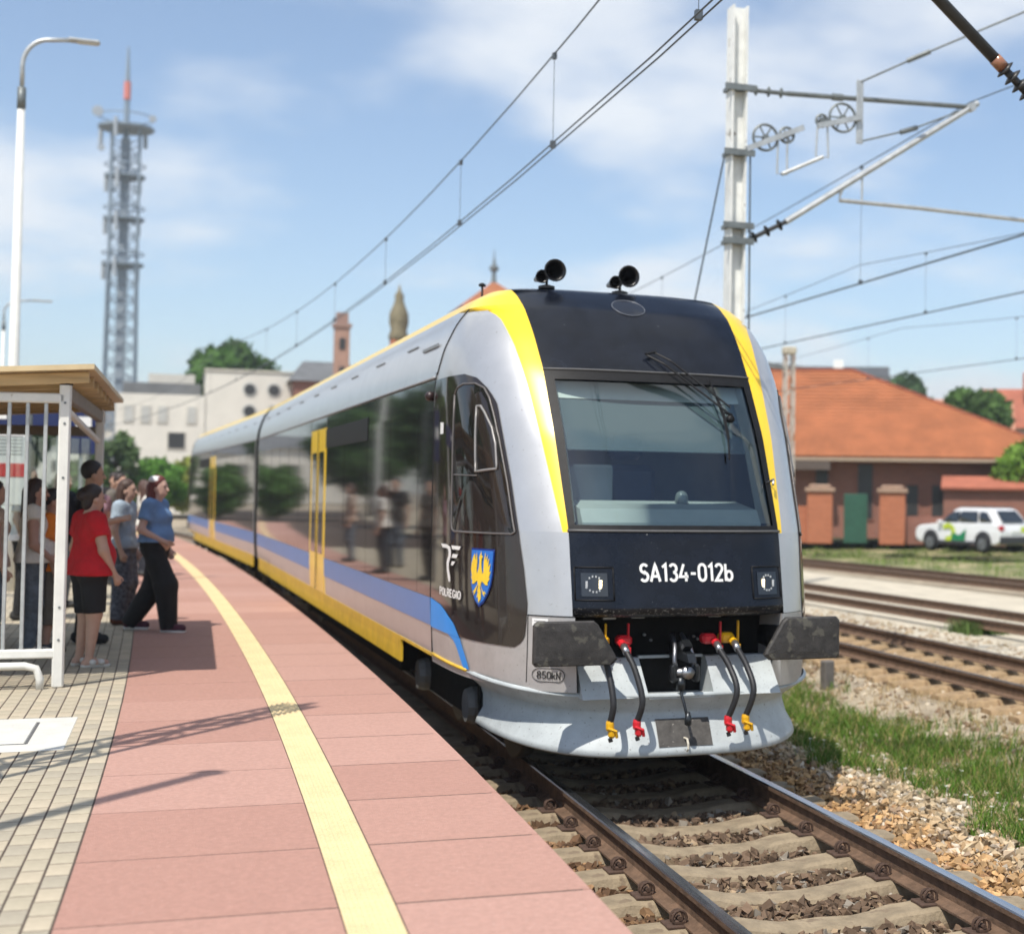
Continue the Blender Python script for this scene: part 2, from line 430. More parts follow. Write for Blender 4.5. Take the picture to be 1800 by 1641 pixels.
for off, nm in ((-.7535, 'rail'), (.7535, 'rail')):
    sweep(RAILP, list(np.arange(-9, 3, .5))+list(np.arange(3, 90, 3.0)), off, RAILM).build(nm, [rail_side, rail_top], track, smooth=False)
S0, SP = 0.66, 0.5994
for i in range(-5, 16):
    s = S0 - i*SP; x, y, h = path(s)
    sl = link('sleeper', SLEEP[i % 3], track, (x, y, 0), h)
    for cx, fl in ((-.7535-.105, 0), (-.7535+.105, PI), (.7535-.105, 0), (.7535+.105, PI)):
        link('clip', CLIP, sl, (cx, 0, 0), fl)

def straight_track(label, x0, head, y0, y1, sleepers=True, group=None):
    t = thing('railway_track', label, 'railway track', (0, 0, 0), 0, group)
    def pf(s, o): return (x0 + o*math.cos(head) - s*math.sin(head), s*math.cos(head) + o*math.sin(head), head)
    for off in (-.7535, .7535): sweep(RAILP, [y0, (y0+y1)/2, y1], off, RAILM, pf).build('rail', [rail_side, rail_top_dull], t)
    if sleepers:
        for i in range(26):
            x, y, h = pf(3.0+i*.6, 0); link('sleeper', SLEEP_RUST, t, (x, y, -.035), h)
    return t
SLEEP_RUST = sleeper_mesh(9, concrete_rust)
straight_track('rusty disused track beside the train, with brown sleepers and dry weeds', 6.48, 0.0, -12, 140)
straight_track('rusty siding track in pale gravel beyond the one beside the train', 11.35, 0.045, -15, 140, False)
straight_track('rusty siding track at the edge of the grass in front of the brick gateway', 19.0, 0.085, -20, 160, False)

# pale gravel beds of the sidings
def sheet(name, pts, mat, dz=0.012):
    n = 40; A, B = np.array(pts[0]), np.array(pts[1]); C_, D = np.array(pts[3]), np.array(pts[2]); V = []
    for i in range(n+1):
        for j in range(13):
            a = A+(B-A)*j/12; b = C_+(D-C_)*j/12; q = a+(b-a)*i/n; V.append((q[0], q[1], float(ground_z(q[0], q[1]))+dz+0.012*math.sin(q[0]*2.3+q[1]*1.7)*math.cos(q[1]*1.1)))
    ii = np.arange((n+1)*13).reshape(n+1, 13)
    Q = np.stack([ii[:-1, :-1], ii[:-1, 1:], ii[1:, 1:], ii[1:, :-1]], -1).reshape(-1, 4)
    return struct(np_mesh(name, np.array(V), Q, mat, smooth=True))
pale_gravel = M('pale_gravel', (0.54, 0.485, 0.38), 0.95, 0, 0.14, 2.0, 0.6, 40, dirt=((0.34, 0.28, 0.2), 30, 0.62))
sheet('gravel_bed', [(8.1, -4), (17.3, -4), (12.0, 100), (4.0, 100)], pale_gravel)
grass_far = M('far_grass', (0.145, 0.165, 0.055), 0.95, 0, 0.35, 1.3, 0.5, 18, dirt=((0.34, 0.29, 0.16), 0.7, 0.52))
sheet('grass_verge', [(20.2, -4), (90, -4), (90, 140), (9.5, 140)], grass_far, 0.02)

# ---- ballast stones, each with its own tone
def stones(name, n, sampler, size, tone, parent=None):
    P = sampler(n); n = len(P)
    base = np.array([(x, y, z) for z in (-1, 1) for y in (-1, 1) for x in (-1, 1)], float)
    faces = np.array([(0, 2, 3, 1), (4, 5, 7, 6), (0, 1, 5, 4), (2, 6, 7, 3), (0, 4, 6, 2), (1, 3, 7, 5)])
    B = base[None]*np.array([1, .8, .55]) * RNG.uniform(.30, 1.05, (n, 8, 3)) + RNG.uniform(-.25, .25, (n, 8, 3))
    B[..., 0] += B[..., 2]*RNG.uniform(-.7, .7, (n, 1)); B[..., 1] += B[..., 0]*RNG.uniform(-.5, .5, (n, 1))
    B *= (size[0]+(size[1]-size[0])*RNG.uniform(0, 1, (n, 1, 1))**1.8)
    ang = RNG.uniform(0, 2*PI, (n, 3)); ang[:, :2] = RNG.normal(0, .45, (n, 2))
    ca, sa = np.cos(ang), np.sin(ang)
    def rot(B, i, j, c, s):
        a, b = B[..., i].copy(), B[..., j].copy(); B[..., i] = a*c[:, None]-b*s[:, None]; B[..., j] = a*s[:, None]+b*c[:, None]
    rot(B, 1, 2, ca[:, 0], sa[:, 0]); rot(B, 0, 2, ca[:, 1], sa[:, 1]); rot(B, 0, 1, ca[:, 2], sa[:, 2])
    V = (B+P[:, None]).reshape(-1, 3)
    Fq = (faces[None]+8*np.arange(n)[:, None, None]).reshape(-1, 4)
    T = np.repeat(tone(P), 8, 0)
    return stuff(np_mesh(name, V, Fq, STONE, T, parent=parent))
def near_ballast(n):
    s = RNG.uniform(-7.5, 3.0, n); o = RNG.uniform(-1.95, 3.1, n)
    s = np.where(o > 1.0, RNG.uniform(-7.5, 8, n), s)
    keep = (abs(abs(o)-.7535) > .085)
    s, o = s[keep], o[keep]
    ph = ((s-S0)/SP) % 1.0; ph = np.minimum(ph, 1-ph)*SP
    on_sl = (ph < .135) & (abs(o) < 1.25)
    z = np.where(abs(o) < .7, -.262, -.245) + RNG.uniform(-.03, .022, len(s)) - .13*smooth_step(1.8, 2.9, o)
    z += .05*np.minimum(ph, .3)*(abs(o) < .7)
    z = np.where(on_sl, z-.06, z)
    z = np.where((abs(o) > 1.0) & on_sl, z+.035, z)
    P = np.array([(*path(a, b)[:2], c) for a, b, c in zip(s, o, z)])
    return P
def near_tone(P):
    o = P[:, 0]-px_of(P[:, 1]); r = RNG.uniform(0, 1, (len(P), 1)); g = RNG.uniform(.6, 1.35, (len(P), 1))
    mid = np.where(r < .75, np.array([[.145, .097, .064]]), np.where(r < .9, np.array([[.26, .19, .12]]), np.array([[.27, .235, .19]])))
    rust = np.where(r < .8, np.array([[.44, .27, .125]]), np.array([[.30, .17, .085]]))
    pale = np.where(r < .75, np.array([[.42, .33, .215]]), np.array([[.52, .46, .37]]))
    left = np.where(r < .7, np.array([[.13, .075, .042]]), np.array([[.26, .155, .08]]))  # rust brown, with the shade of the platform gap put into it
    t = smooth_step(1.35, 2.1, o + RNG.normal(0, .22, len(o)))[:, None]
    right = rust*(1-t)+pale*t
    c = np.where((abs(o) < .78)[:, None], mid, np.where((o < 0)[:, None], left, right))
    return c*g
stones('ballast', 44000, near_ballast, (.016, .046), near_tone)
def far_stones(n):
    x = RNG.uniform(2.7, 9.5, n); y = RNG.uniform(-2, 24, n); return np.c_[x, y, ground_z(x, y)+.012]
def far_tone(P):
    r = RNG.uniform(0, 1, (len(P), 1)); return np.where(r < .5, [[.40, .31, .21]], np.where(r < .8, [[.22, .15, .10]], [[.55, .48, .38]]))*RNG.uniform(.7, 1.25, (len(P), 1))
stones('scattered_gravel', 9000, far_stones, (.018, .05), far_tone)

# ---- grass and weeds between the tracks
def blades(name, P, hgt, wid, tone, lean=.35):
    n = len(P); a = RNG.uniform(0, 2*PI, n); h = hgt*RNG.uniform(.45, 1.25, n); w_ = wid*RNG.uniform(.6, 1.3, n)
    d = np.c_[np.cos(a), np.sin(a), 0*a]; l = RNG.uniform(-1, 1, (n, 2))*lean*h[:, None]
    tip = P + np.c_[l[:, 0], l[:, 1], h]; midp = P + np.c_[l[:, 0]*.3, l[:, 1]*.3, h*.55]
    V = np.stack([P-d*w_[:, None]/2, P+d*w_[:, None]/2, midp+d*w_[:, None]*.42, tip, midp-d*w_[:, None]*.42], 1).reshape(-1, 3)
    b = 5*np.arange(n)[:, None]
    T = np.concatenate([b+[0, 1, 2], b+[0, 2, 4], b+[4, 2, 3]])
    return stuff(np_mesh(name, V, T, BLADE, np.repeat(tone, 5, 0)))
def clumps(nc, per, xr, yr, spread, dens=None):
    c = np.c_[RNG.uniform(*xr, nc), RNG.uniform(*yr, nc)]
    if dens is not None: c = c[RNG.uniform(0, 1, len(c)) < dens(c[:, 0], c[:, 1])]
    p = np.repeat(c, per, 0) + RNG.normal(0, spread, (len(c)*per, 2))
    return np.c_[p, ground_z(p[:, 0], p[:, 1])+.004]
def gdens(x, y):
    o = x-px_of(y)
    edge = 2.12 + .25*np.sin(y*1.9) + .12*np.sin(y*5.1)
    return smooth_step(edge, edge+.35, o)*(1-smooth_step(3.5, 4.7, o+.3*np.sin(y*1.3)))
P = clumps(3600, 18, (1.9, 5.0), (-4.5, 11), .05, gdens)
g = RNG.uniform(.6, 1.35, (len(P), 1)); dry = RNG.uniform(0, 1, (len(P), 1)) < .15
warm = RNG.uniform(0, 1, (len(P), 1))
blades('green_grass', P, .15, .009, np.where(dry, [[.40, .32, .13]], np.where(warm < .4, [[.14, .215, .032]], [[.095, .195, .026]]))*g, .7)
P = clumps(2300, 9, (2.4, 9.5), (-1, 22), .05, lambda x, y: .25 + .75*(np.sin(x*1.7+y*.6)*np.sin(y*.9) > -.2)*(x < 5.4))
blades('dry_straw_grass', P, .12, .007, np.array([[.46, .35, .19]])*RNG.uniform(.6, 1.2, (len(P), 1)), .9)
P = clumps(700, 14, (18.8, 34), (22, 90), .3)
P = P[P[:, 0] > 21-.088*(P[:, 1]-10)]
blades('verge_grass', P, .22, .03, np.array([[.17, .25, .05]])*RNG.uniform(.6, 1.4, (len(P), 1)), .5)
P = clumps(20, 60, (9.85, 10.5), (13.2, 13.9), .12)
blades('weed_tuft', P, .22, .02, np.array([[.12, .19, .05]])*RNG.uniform(.6, 1.3, (len(P), 1)), .7)
fl = MB()
for k in range(26):
    yy = RNG.uniform(-2.2, 3.2); xx = float(px_of(yy)) + RNG.choice([2.45, 2.6, 3.1]) + RNG.normal(0, .1)
    zz = float(ground_z(xx, yy)) + .10 + RNG.uniform(0, .06)
    for q in range(5):
        a = q*2*PI/5; fl.add([(xx, yy, zz), (xx+.016*math.cos(a-.4), yy+.016*math.sin(a-.4), zz+.004), (xx+.022*math.cos(a), yy+.022*math.sin(a), zz+.003), (xx+.016*math.cos(a+.4), yy+.016*math.sin(a+.4), zz+.004)], [(0, 1, 2, 3)])
    fl.tube([(xx, yy, zz-.10), (xx, yy, zz)], .0016, 3)
stuff(fl.build('white_meadow_flowers', M('white_petal', (.8, .8, .74), .7, 0, .05), fixn=False))

# ---- platform
PZ = 0.58
ss = list(np.arange(-14, 4, 1.0)) + list(np.arange(4, 100, 3.0))
plat = struct(sweep([(-2.0, -.6), (-2.0, PZ-.13), (-1.86, PZ-.115), (-1.86, PZ-.0009), (-13.9, PZ-.0009), (-13.9, -.6)], ss).build('platform', joint_mat))
face = sweep([(-1.95, -.6), (-1.95, PZ-.131), (-1.999, PZ-.131), (-1.999, -.6)], ss).build('platform_wall', concrete, plat)
def slab_mesh(x0, x1, L, mat, t=.13, bev=.003):
    mb = MB(); mb.box(((x0+x1)/2, 0, PZ-t/2), (abs(x1-x0), L, t), bevel=bev)
    o = mb.build('slab', mat); d = o.data; bpy.data.objects.remove(o); return d
PITCHS = 0.985
edge_m = [slab_mesh(-1.83, -2.592, PITCHS-.024, m) for m in (red_slab, red_slab_b, red_slab_c)]
inner_m = [slab_mesh(-2.803, -3.785, PITCHS-.025, m) for m in (red_slab, red_slab_b, red_slab_c)]
def tactile_mesh():
    mb = MB(); mb.box((-2.6975, 0, PZ-.05), (.205, PITCHS-.006, .1), bevel=.003)
    for cx in (-2.777, -2.737, -2.697, -2.657, -2.617):
        for k in range(16):
            y = -.46+k*.0613
            a, b, t = .012, .020, .009
            mb.add([(cx-a, y-b, PZ-.0005), (cx+a, y-b, PZ-.0005), (cx+a, y+b, PZ-.0005), (cx-a, y+b, PZ-.0005), (cx-a*.55, y-b*.7, PZ+t), (cx+a*.55, y-b*.7, PZ+t), (cx+a*.55, y+b*.7, PZ+t), (cx-a*.55, y+b*.7, PZ+t)],
                   [(4, 5, 6, 7), (0, 1, 5, 4), (1, 2, 6, 5), (2, 3, 7, 6), (3, 0, 4, 7)])
    o = mb.build('tactile', tactile_mat, fixn=True); d = o.data; bpy.data.objects.remove(o); return d
tact_m = tactile_mesh()
rr = random.Random(3)
for k in range(-10, 62):
    s = -0.815 + k*PITCHS
    x, y, h = path(s); dz = rr.uniform(-.0002, .0006)
    link('edge_slab', edge_m[rr.choice((0, 0, 1, 2))], plat, (x, y, dz), h)
    link('walkway_slab', inner_m[rr.choice((0, 1, 1, 2))], plat, (x, y, dz+.0005), h)
    link('tactile_tile', tact_m, plat, (x, y, .0012), h)
def paver_mesh(mat):
    mb = MB(); mb.box((0, 0, PZ-.03), (.091, .187, .06), bevel=.002); o = mb.build('paver', mat); d = o.data; bpy.data.objects.remove(o); return d
pav_m = [paver_mesh(m) for m in (paver_a, paver_b, paver_c)]
def cam_xy(x, y, z):
    d = Vector((x, y, z))-Vector(CAM); zz = d.dot(fw); return (PPX+F_PX*d.dot(r2)/zz, PPY-F_PX*d.dot(u2)/zz, zz) if zz > .1 else (-1e5, -1e5, -1)
hatch_zone = (-5.19, -4.085, -.31, .91)
cands = []
for c in range(38):
    off = -3.838 - c*.0985
    for k in range(-40, 150):
        s = k*.2 + (.1 if c % 2 else 0) + 0.03
        x, y, h = path(s, off)
        if hatch_zone[0] < x < hatch_zone[1] and hatch_zone[2] < y < hatch_zone[3]: continue
        u, v, zz = cam_xy(x, y, PZ)
        vis = zz > 0 and u > -25 and v < 1680
        cands.append((0 if vis else 1, zz if zz > 0 else 99-s, x, y, h))
cands.sort()
rest = MB()
for i, (nv, zz, x, y, h) in enumerate(cands):
    dz = rr.uniform(-.0002, .0007)
    if i < 300: link('paver', pav_m[rr.choice((0, 0, 1, 2))], plat, (x, y, dz), h)
    else: rest.box((x, y, PZ-.02+dz), (.091, .187, .04), h, mi=rr.choice((0, 0, 1, 2)))
po = stuff(rest.build('pavers', [paver_a, paver_b, paver_c], plat, fixn=False))
outer = struct(sweep([(-7.62, PZ-.06), (-7.62, PZ+.001), (-13.95, PZ+.001), (-13.95, PZ-.06)], ss).build('pavement', paver_a))

# inspection hatch set in the pavers
ht = thing('inspection_hatch', 'pale concrete inspection hatch set flush in the grey pavers', 'hatch', (-4.64, .30, PZ))
mb = MB(); mb.box((0, 0, -.03), (1.2, 1.32, .066), bevel=.008); mb.build('frame', pale_concrete, ht)
mb = MB(); mb.box((-.05, .02, .004), (.82, .84, .012), bevel=.004); mb.build('cover', pale_concrete, ht)
mb = MB()
for a, b in (((-.47, -.41), (.37, -.41)), ((.37, -.41), (.37, .45)), ((.37, .45), (-.47, .45)), ((-.47, .45), (-.47, -.41))):
    mb.bar((a[0], a[1], .0035), (b[0], b[1], .0035), .014, .005)
mb.build('cover_joint', M('hatch_joint', (.12, .12, .12), .8, 0, .2), ht)
mb = MB(); mb.lathe([(.05, .009), (.05, .0125), (.02, .0126)], (-.2, .1, 0), 'Z', 12); mb.build('lifting_eye', M('hatch_rust', (.22, .12, .08), .8, 0, .2), ht)

# ------------------------------------------------------------------ the train
TR_A = 0.032
train = thing('train', 'silver two-car diesel train with yellow roof bands and black windscreen surround at the platform', 'train', (0.01, 0, 0), TR_A)
NN, YB = 3.2, 2.45
WT = np.array([(.7, 1.37), (1.0, 1.39), (1.3, 1.40), (2.9, 1.40), (3.1, 1.39), (3.3, 1.36), (3.5, 1.29), (3.63, 1.215), (3.72, 1.13), (3.79, 1.0), (3.83, .86), (3.855, .66), (3.87, .4), (3.876, .02)])
YC = np.array([(.7, .10), (1.27, .11), (1.86, .24), (2.0, .31), (2.59, .62), (3.08, .97), (3.4, 1.25), (3.6, 1.47), (3.72, 1.67), (3.79, 1.8), (3.84, 2.1), (3.876, 2.44)])
def _smooth_table(T, sig):
    zz = np.linspace(T[0, 0], T[-1, 0], 800); v = np.interp(zz, T[:, 0], T[:, 1]); k = int(sig/(zz[1]-zz[0]))
    pad = np.r_[2*v[0]-v[k:0:-1], v, 2*v[-1]-v[-2:-k-2:-1]]; ker = np.hanning(2*k+1); ker /= ker.sum()
    return zz, np.convolve(pad, ker, 'valid')
_wz, _wv = _smooth_table(WT[:9], .08); _yz, _yv = _smooth_table(YC[:8], .12)
def nw(z): return float(np.interp(z, _wz, _wv)) if z < 3.66 else float(np.interp(z, WT[:, 0], WT[:, 1]))
def nyc(z): return float(np.interp(z, _yz, _yv)) if z < 3.5 else float(np.interp(z, YC[:, 0], YC[:, 1]))
def S(phi, z):
    """nose surface; phi 0 = left seam, pi/2 = centre of the front, pi = right seam"""
    w_, D = nw(z), YB-nyc(z); c, s = math.cos(phi), max(0.0, math.sin(phi))
    return Vector((-w_*math.copysign(abs(c)**(2/NN), c), YB-D*s**(2/NN), z))
def Nrm(phi, z):
    e = 1e-3; p = min(max(phi, .02), PI-.02); a = S(p+e, z)-S(p-e, z); b = S(p, min(z+e, 3.87))-S(p, z-e)
    return a.cross(b).normalized()
def phix(x, z):
    t = min(1.0, abs(x)/nw(z)); p = math.acos(t**(NN/2)); return p if x < 0 else PI-p
def phiy(y, z, side=-1):
    t = min(1.0, max(0.0, (YB-y)/(YB-nyc(z)))); p = math.asin(t**(NN/2)); return p if side < 0 else PI-p
def front(x, z, off=0.0): p = phix(x, z); return S(p, z)+Nrm(p, z)*off
def flank(y, z, off=0.0, side=-1):
    if y >= YB: return Vector((side*(nw(z)+off), y, z))
    p = phiy(y, z, side); return S(p, z)+Nrm(p, z)*off
def patch(zs, fa, fb, nc, off=0.0, ease=1.0, mb=None):
    mb = mb or MB(); vs = []
    for z in zs:
        a, b = fa(z), fb(z)
        for j in range(nc+1):
            t = (j/nc); t = t**ease if ease != 1 else t
            p = a+(b-a)*t; q = S(p, z)
            if off: q = q+Nrm(p, z)*off
            vs.append(q)
    fs = [(i*(nc+1)+j, i*(nc+1)+j+1, (i+1)*(nc+1)+j+1, (i+1)*(nc+1)+j) for i in range(len(zs)-1) for j in range(nc)]
    return mb.add(vs, fs)
def xin(z): return float(np.interp(z, [1.27, 1.86, 2.6, 3.1, 3.4, 3.79], [.815, .82, .84, .845, .86, .88]))
def xout(z): return float(np.interp(z, [1.86, 2.16, 2.58, 2.93, 3.28, 3.5, 3.56, 3.6, 3.63], [.858, .89, .935, .965, 1.01, 1.055, 1.09, 1.14, nw(3.63)]))
XW = .775                                                     # half width of the windscreen glass
zr = lambda a, b, n: list(np.linspace(a, b, n))
CAR = []                                                      # parts copied to the second car
def tp(mb, name, mat, parent=None, smooth=True, car=True):
    o = mb.build(name, mat, parent or train, smooth=smooth)
    if car and parent is None: CAR.append(o)
    return o
# silver corners and cab sides
for sd in (-1, 1):
    mirror = (lambda p: p) if sd < 0 else (lambda p: PI-p)
    mb = MB()
    patch(zr(1.27, 1.86, 8), lambda z: mirror(0), lambda z: mirror(phix(-xin(z), z)), 40, mb=mb, ease=1.5)
    patch(zr(1.86, 3.63, 40), lambda z: mirror(0), lambda z: mirror(phix(-xout(z), z)), 40, mb=mb, ease=1.5)
    tp(mb, 'cab_side_shell', silver)
    mb = patch(zr(.735, 1.266, 10), lambda z: mirror(0), lambda z: mirror(phix(-.80+.035*(1.27-z), z)), 40, ease=1.5)
    # inner return wall of the corner
    vs = []
    for z in zr(.735, 1.266, 6):
        a = front(sd*(.80-.035*(1.27-z)), z); vs += [a, Vector((a.x-sd*.03, a.y+.42, z))]
    mb.add(vs, [(2*i, 2*i+1, 2*i+3, 2*i+2) for i in range(5)])
    tp(mb, 'lower_corner_panel', silver_low)
    mb = MB()
    patch(zr(1.86, 3.63, 40), lambda z: mirror(phix(-xout(z), z)), lambda z: mirror(phix(-xin(z), z)), 10, mb=mb)
    patch(zr(3.63, 3.79, 10), lambda z: mirror(0), lambda z: mirror(phix(-xin(z), z)), 24, mb=mb)
    tp(mb, 'yellow_front_band', yellow)
# black roof brow, lower black panel, windscreen frame and glass
tp(patch(zr(3.075, 3.79, 24)+[3.80, 3.815, 3.83, 3.845, 3.855, 3.865, 3.874], lambda z: phix(-xin(z), z) if z < 3.79 else 0, lambda z: phix(xin(z), z) if z < 3.79 else PI, 40), 'roof_brow', navy)
low = patch(zr(1.33, 1.875, 14), lambda z: phix(-xin(z), z), lambda z: phix(xin(z), z), 40)
low = tp(low, 'lower_front_panel', navy)
mb = MB(); vs = []
for x in np.linspace(-.815, .815, 30):
    a = front(x, 1.33); vs += [a, Vector((a.x, a.y+.008, 1.29)), Vector((a.x, a.y+.05, 1.262)), Vector((a.x, a.y+.22, 1.262))]
mb.add(vs, [(4*i+k, 4*i+k+1, 4*i+k+5, 4*i+k+4) for i in range(29) for k in range(3)])
mb.build('bottom_lip', navy_dirty, low, smooth=True)
mb = MB()
patch(zr(1.875, 1.915, 3), lambda z: phix(-xin(z), z), lambda z: phix(xin(z), z), 40, mb=mb)
patch(zr(3.0, 3.075, 4), lambda z: phix(-xin(z), z), lambda z: phix(xin(z), z), 40, mb=mb)
patch(zr(1.915, 3.0, 24), lambda z: phix(-xin(z), z), lambda z: phix(-XW, z), 4, mb=mb)
patch(zr(1.915, 3.0, 24), lambda z: phix(XW, z), lambda z: phix(xin(z), z), 4, mb=mb)
ws = tp(mb, 'windscreen_frame', black_rubber)
patch(zr(1.915, 3.0, 24), lambda z: phix(-XW, z), lambda z: phix(XW, z), 30, -.012).build('windscreen', windscreen, ws, smooth=True)
mb = MB()
mb.tube([front(x, 3.078, .004) for x in np.linspace(-.845, .845, 24)], .009, 6)
mb.tube([front(x, 1.872, .004) for x in np.linspace(-.825, .825, 24)], .011, 6)
mb.build('frame_seal', M('grey_seal', (.10, .10, .10), .5), ws, smooth=True)
# ---- cab interior
cabp = tp(MB().box((0, 2.30, 2.4), (2.4, .04, 1.9)), 'cab_rear_wall', cabin_dark, smooth=False)
MB().box((0, 1.6, 1.30), (2.4, 1.5, .04)).build('cab_floor', cabin_dark, cabp); MB().box((0, 1.85, 3.33), (1.9, .95, .03)).build('cab_ceiling', cabin_dark, cabp)
for sd in (-1, 1):
    mb = MB(); mb.prism([(1.3, 1.3), (2.3, 1.3), (2.3, 3.3), (1.75, 3.3), (1.05, 2.2)], sd*1.20, sd*1.235, 'X'); mb.build('cab_lining', cabin_dark, cabp)
mb = MB(); mb.prism([(.44, 1.45), (.44, 1.93), (.52, 2.03), (.95, 2.09), (1.15, 2.05), (1.2, 1.45)], -.70, .70, 'X')
dash = tp(mb, 'dashboard', cabin_grey, smooth=False)
MB().box((0, .66, 1.945), (1.3, .36, .02)).build('dash_shelf', cabin_grey, dash)
mb = MB(); mb.prism([(1.0, 2.08), (1.0, 2.34), (1.05, 2.36), (1.10, 2.08)], -.72, -.30, 'X'); mb.build('control_screen', cabin_dark, dash)
mb = MB(); mb.lathe([(.048, 2.07), (.052, 2.10), (.048, 2.13), (.036, 2.155), (.012, 2.168)], (.20, .82, 0), 'Z', 16); dc = mb.build('dome_camera', M('dome_grey', (.25, .28, .27), .3), dash, smooth=True)
# sun blind, light upper strip, cream pillar trim
mb = MB()
for x0, x1 in ((-.74, .74),):
    vs = []
    for z in zr(2.86, 3.0, 4): a = front(0, z); vs += [(x0, a.y+.19, z), (x1, a.y+.19, z)]
    mb.add(vs, [(2*i, 2*i+1, 2*i+3, 2*i+2) for i in range(3)])
tp(mb, 'blind_casing', cabin_white, smooth=False)
blind = bpy.data.materials.new('sun_blind_mesh'); blind.use_nodes = True
_nt = blind.node_tree; _nt.nodes.clear(); _o = _nt.nodes.new('ShaderNodeOutputMaterial'); _t = _nt.nodes.new('ShaderNodeBsdfTransparent'); _d = _nt.nodes.new('ShaderNodeBsdfDiffuse'); _x = _nt.nodes.new('ShaderNodeMixShader')
_d.inputs[0].default_value = (.22, .28, .30, 1); _x.inputs[0].default_value = .55
_nt.links.new(_t.outputs[0], _x.inputs[1]); _nt.links.new(_d.outputs[0], _x.inputs[2]); _nt.links.new(_x.outputs[0], _o.inputs[0])
mb = MB(); vs = []
for z in zr(2.47, 2.86, 4): a = front(0, z); vs += [(-.74, a.y+.20, z), (.70, a.y+.20, z)]
mb.add(vs, [(2*i, 2*i+1, 2*i+3, 2*i+2) for i in range(3)]); mb.tube([(-.74, front(0, 2.47).y+.20, 2.465), (.70, front(0, 2.47).y+.20, 2.465)], .008, 6)
tp(mb, 'sun_blind', blind, smooth=False)
for sd in (-1, 1):
    mb = MB(); vs = []
    for z in zr(1.93, 3.0, 8): a = front(sd*.74, z); vs += [(sd*.765, a.y+.05, z), (sd*.72, a.y+.17, z), (sd*.78, a.y+.32, z)]
    mb.add(vs, [(3*i+k, 3*i+k+1, 3*i+k+4, 3*i+k+3) for i in range(7) for k in range(2)]); tp(mb, 'pillar_trim', cabin_white, smooth=False)
seat = MB(); seat.box((.05, 1.75, 2.0), (.5, .14, .75), bevel=.05); seat.box((.05, 1.78, 2.52), (.3, .1, .2), bevel=.04); seat.box((.05, 1.5, 1.62), (.5, .5, .14), bevel=.05)
tp(seat, 'driver_seat', M('seat_blue', (.03, .05, .10), .8), smooth=False)

# ---- wipers
wp = tp(MB().lathe([(.03, -.05), (.03, .0), (.02, .012)], front(.545, 2.72, .01), 'Y', 10), 'wiper', black_rubber)
mb = MB()
for z0, z1, x0, x1 in ((3.20, 2.75, -.02, .52), (3.225, 2.79, .05, .56)):
    mb.tube([front(x0, z0, .03), front(x0+.2*(x1-x0), z0-.2*(z0-z1), .06), front(x1, z1, .05)], .008, 6)
mb.tube([front(-.03, 3.205, .035), front(.06, 3.228, .035)], .012, 6)
mb.build('wiper_arm', black_rubber, wp)
mb = MB(); pts = [(.455, 3.035), (.478, 2.87), (.495, 2.72), (.49, 2.55), (.468, 2.40)]
mb.tube([front(x, z, .022) for x, z in pts], .008, 6); mb.tube([front(x, z, .040) for x, z in pts[1:4]], .007, 6)
mb.tube([front(.50, 2.75, .05), front(.56, 2.73, .045)], .012, 6); mb.build('wiper_blade', black_rubber, wp)
# washer nozzle / mirror stub by the right pillar
mb = MB(); mb.tube([front(.80, 2.24, .0), front(.815, 2.245, .05), front(.79, 2.20, .06)], .010, 6); tp(mb, 'hose_clip', steel)

# ---- headlamps
for sd in (-1, 1):
    def hl_box(x0, x1, z0, z1, off, depth):
        mb = MB(); n = 6; vs = []
        for z in zr(z0, z1, n):
            for x in np.linspace(x0, x1, n): vs.append(front(x, z, off))
        mb.add(vs, [(i*n+j, i*n+j+1, (i+1)*n+j+1, (i+1)*n+j) for i in range(n-1) for j in range(n-1)])
        return mb
    xc = sd*.665
    mb = MB()
    for a, b in (((-.13, 1.385), (.13, 1.385)), ((.13, 1.385), (.13, 1.615)), ((.13, 1.615), (-.13, 1.615)), ((-.13, 1.615), (-.13, 1.385))):
        mb.tube([front(xc+a[0]+(b[0]-a[0])*t, a[1]+(b[1]-a[1])*t, .003) for t in np.linspace(0, 1, 5)], .006, 6)
    hd = tp(mb, 'headlamp', black_rubber)
    hl_box(xc-.088, xc+.088, 1.412, 1.576, .004, 0).build('headlamp_lens', M('headlamp_glass', (.03, .036, .045), .08, 0, .1, spec=.5), hd, smooth=True)
    led = MB()
    for k in range(14):
        a = k*2*PI/14; x, z = xc+.052*math.cos(a), 1.497+.055*math.sin(a)
        if abs(math.cos(a)) > .85: continue
        led.box(front(x, z, .007), (.010, .004, .014))
    led.build('led_ring', M('led_white', (.55, .58, .6), .3), hd)
    MB().box(front(xc+sd*-.040, 1.495, .008)+Vector((0, 0, 0)), (.022, .006, .060), bevel=.002).build('led_lit', emit_mat('led_lit_%d' % sd, (1, .82, .5), 3.0), hd)
    MB().box(front(xc+sd*.052, 1.492, .008), (.016, .006, .052), bevel=.002).build('led_block', MATS['led_white'], hd)
# top marker lamp, an oval lens in the brow
mb = MB(); n = 24
ring = [front(-.02+.135*math.cos(a), 3.640+.075*math.sin(a), .004) for a in np.linspace(0, 2*PI, n, endpoint=False)]
mb.tube(ring+[ring[0], ring[1]], .004, 6, cap=False); ml = tp(mb, 'marker_lamp', M('lamp_rim', (.14, .15, .17), .35, .3))
mb = MB(); c0 = front(-.02, 3.64, .006); mb.add([c0]+ring, [(0, i+1, (i+1) % n+1) for i in range(n)]); mb.build('marker_lens', M('marker_glass', (.02, .022, .028), .12, 0, .1, spec=.4), ml, smooth=True)
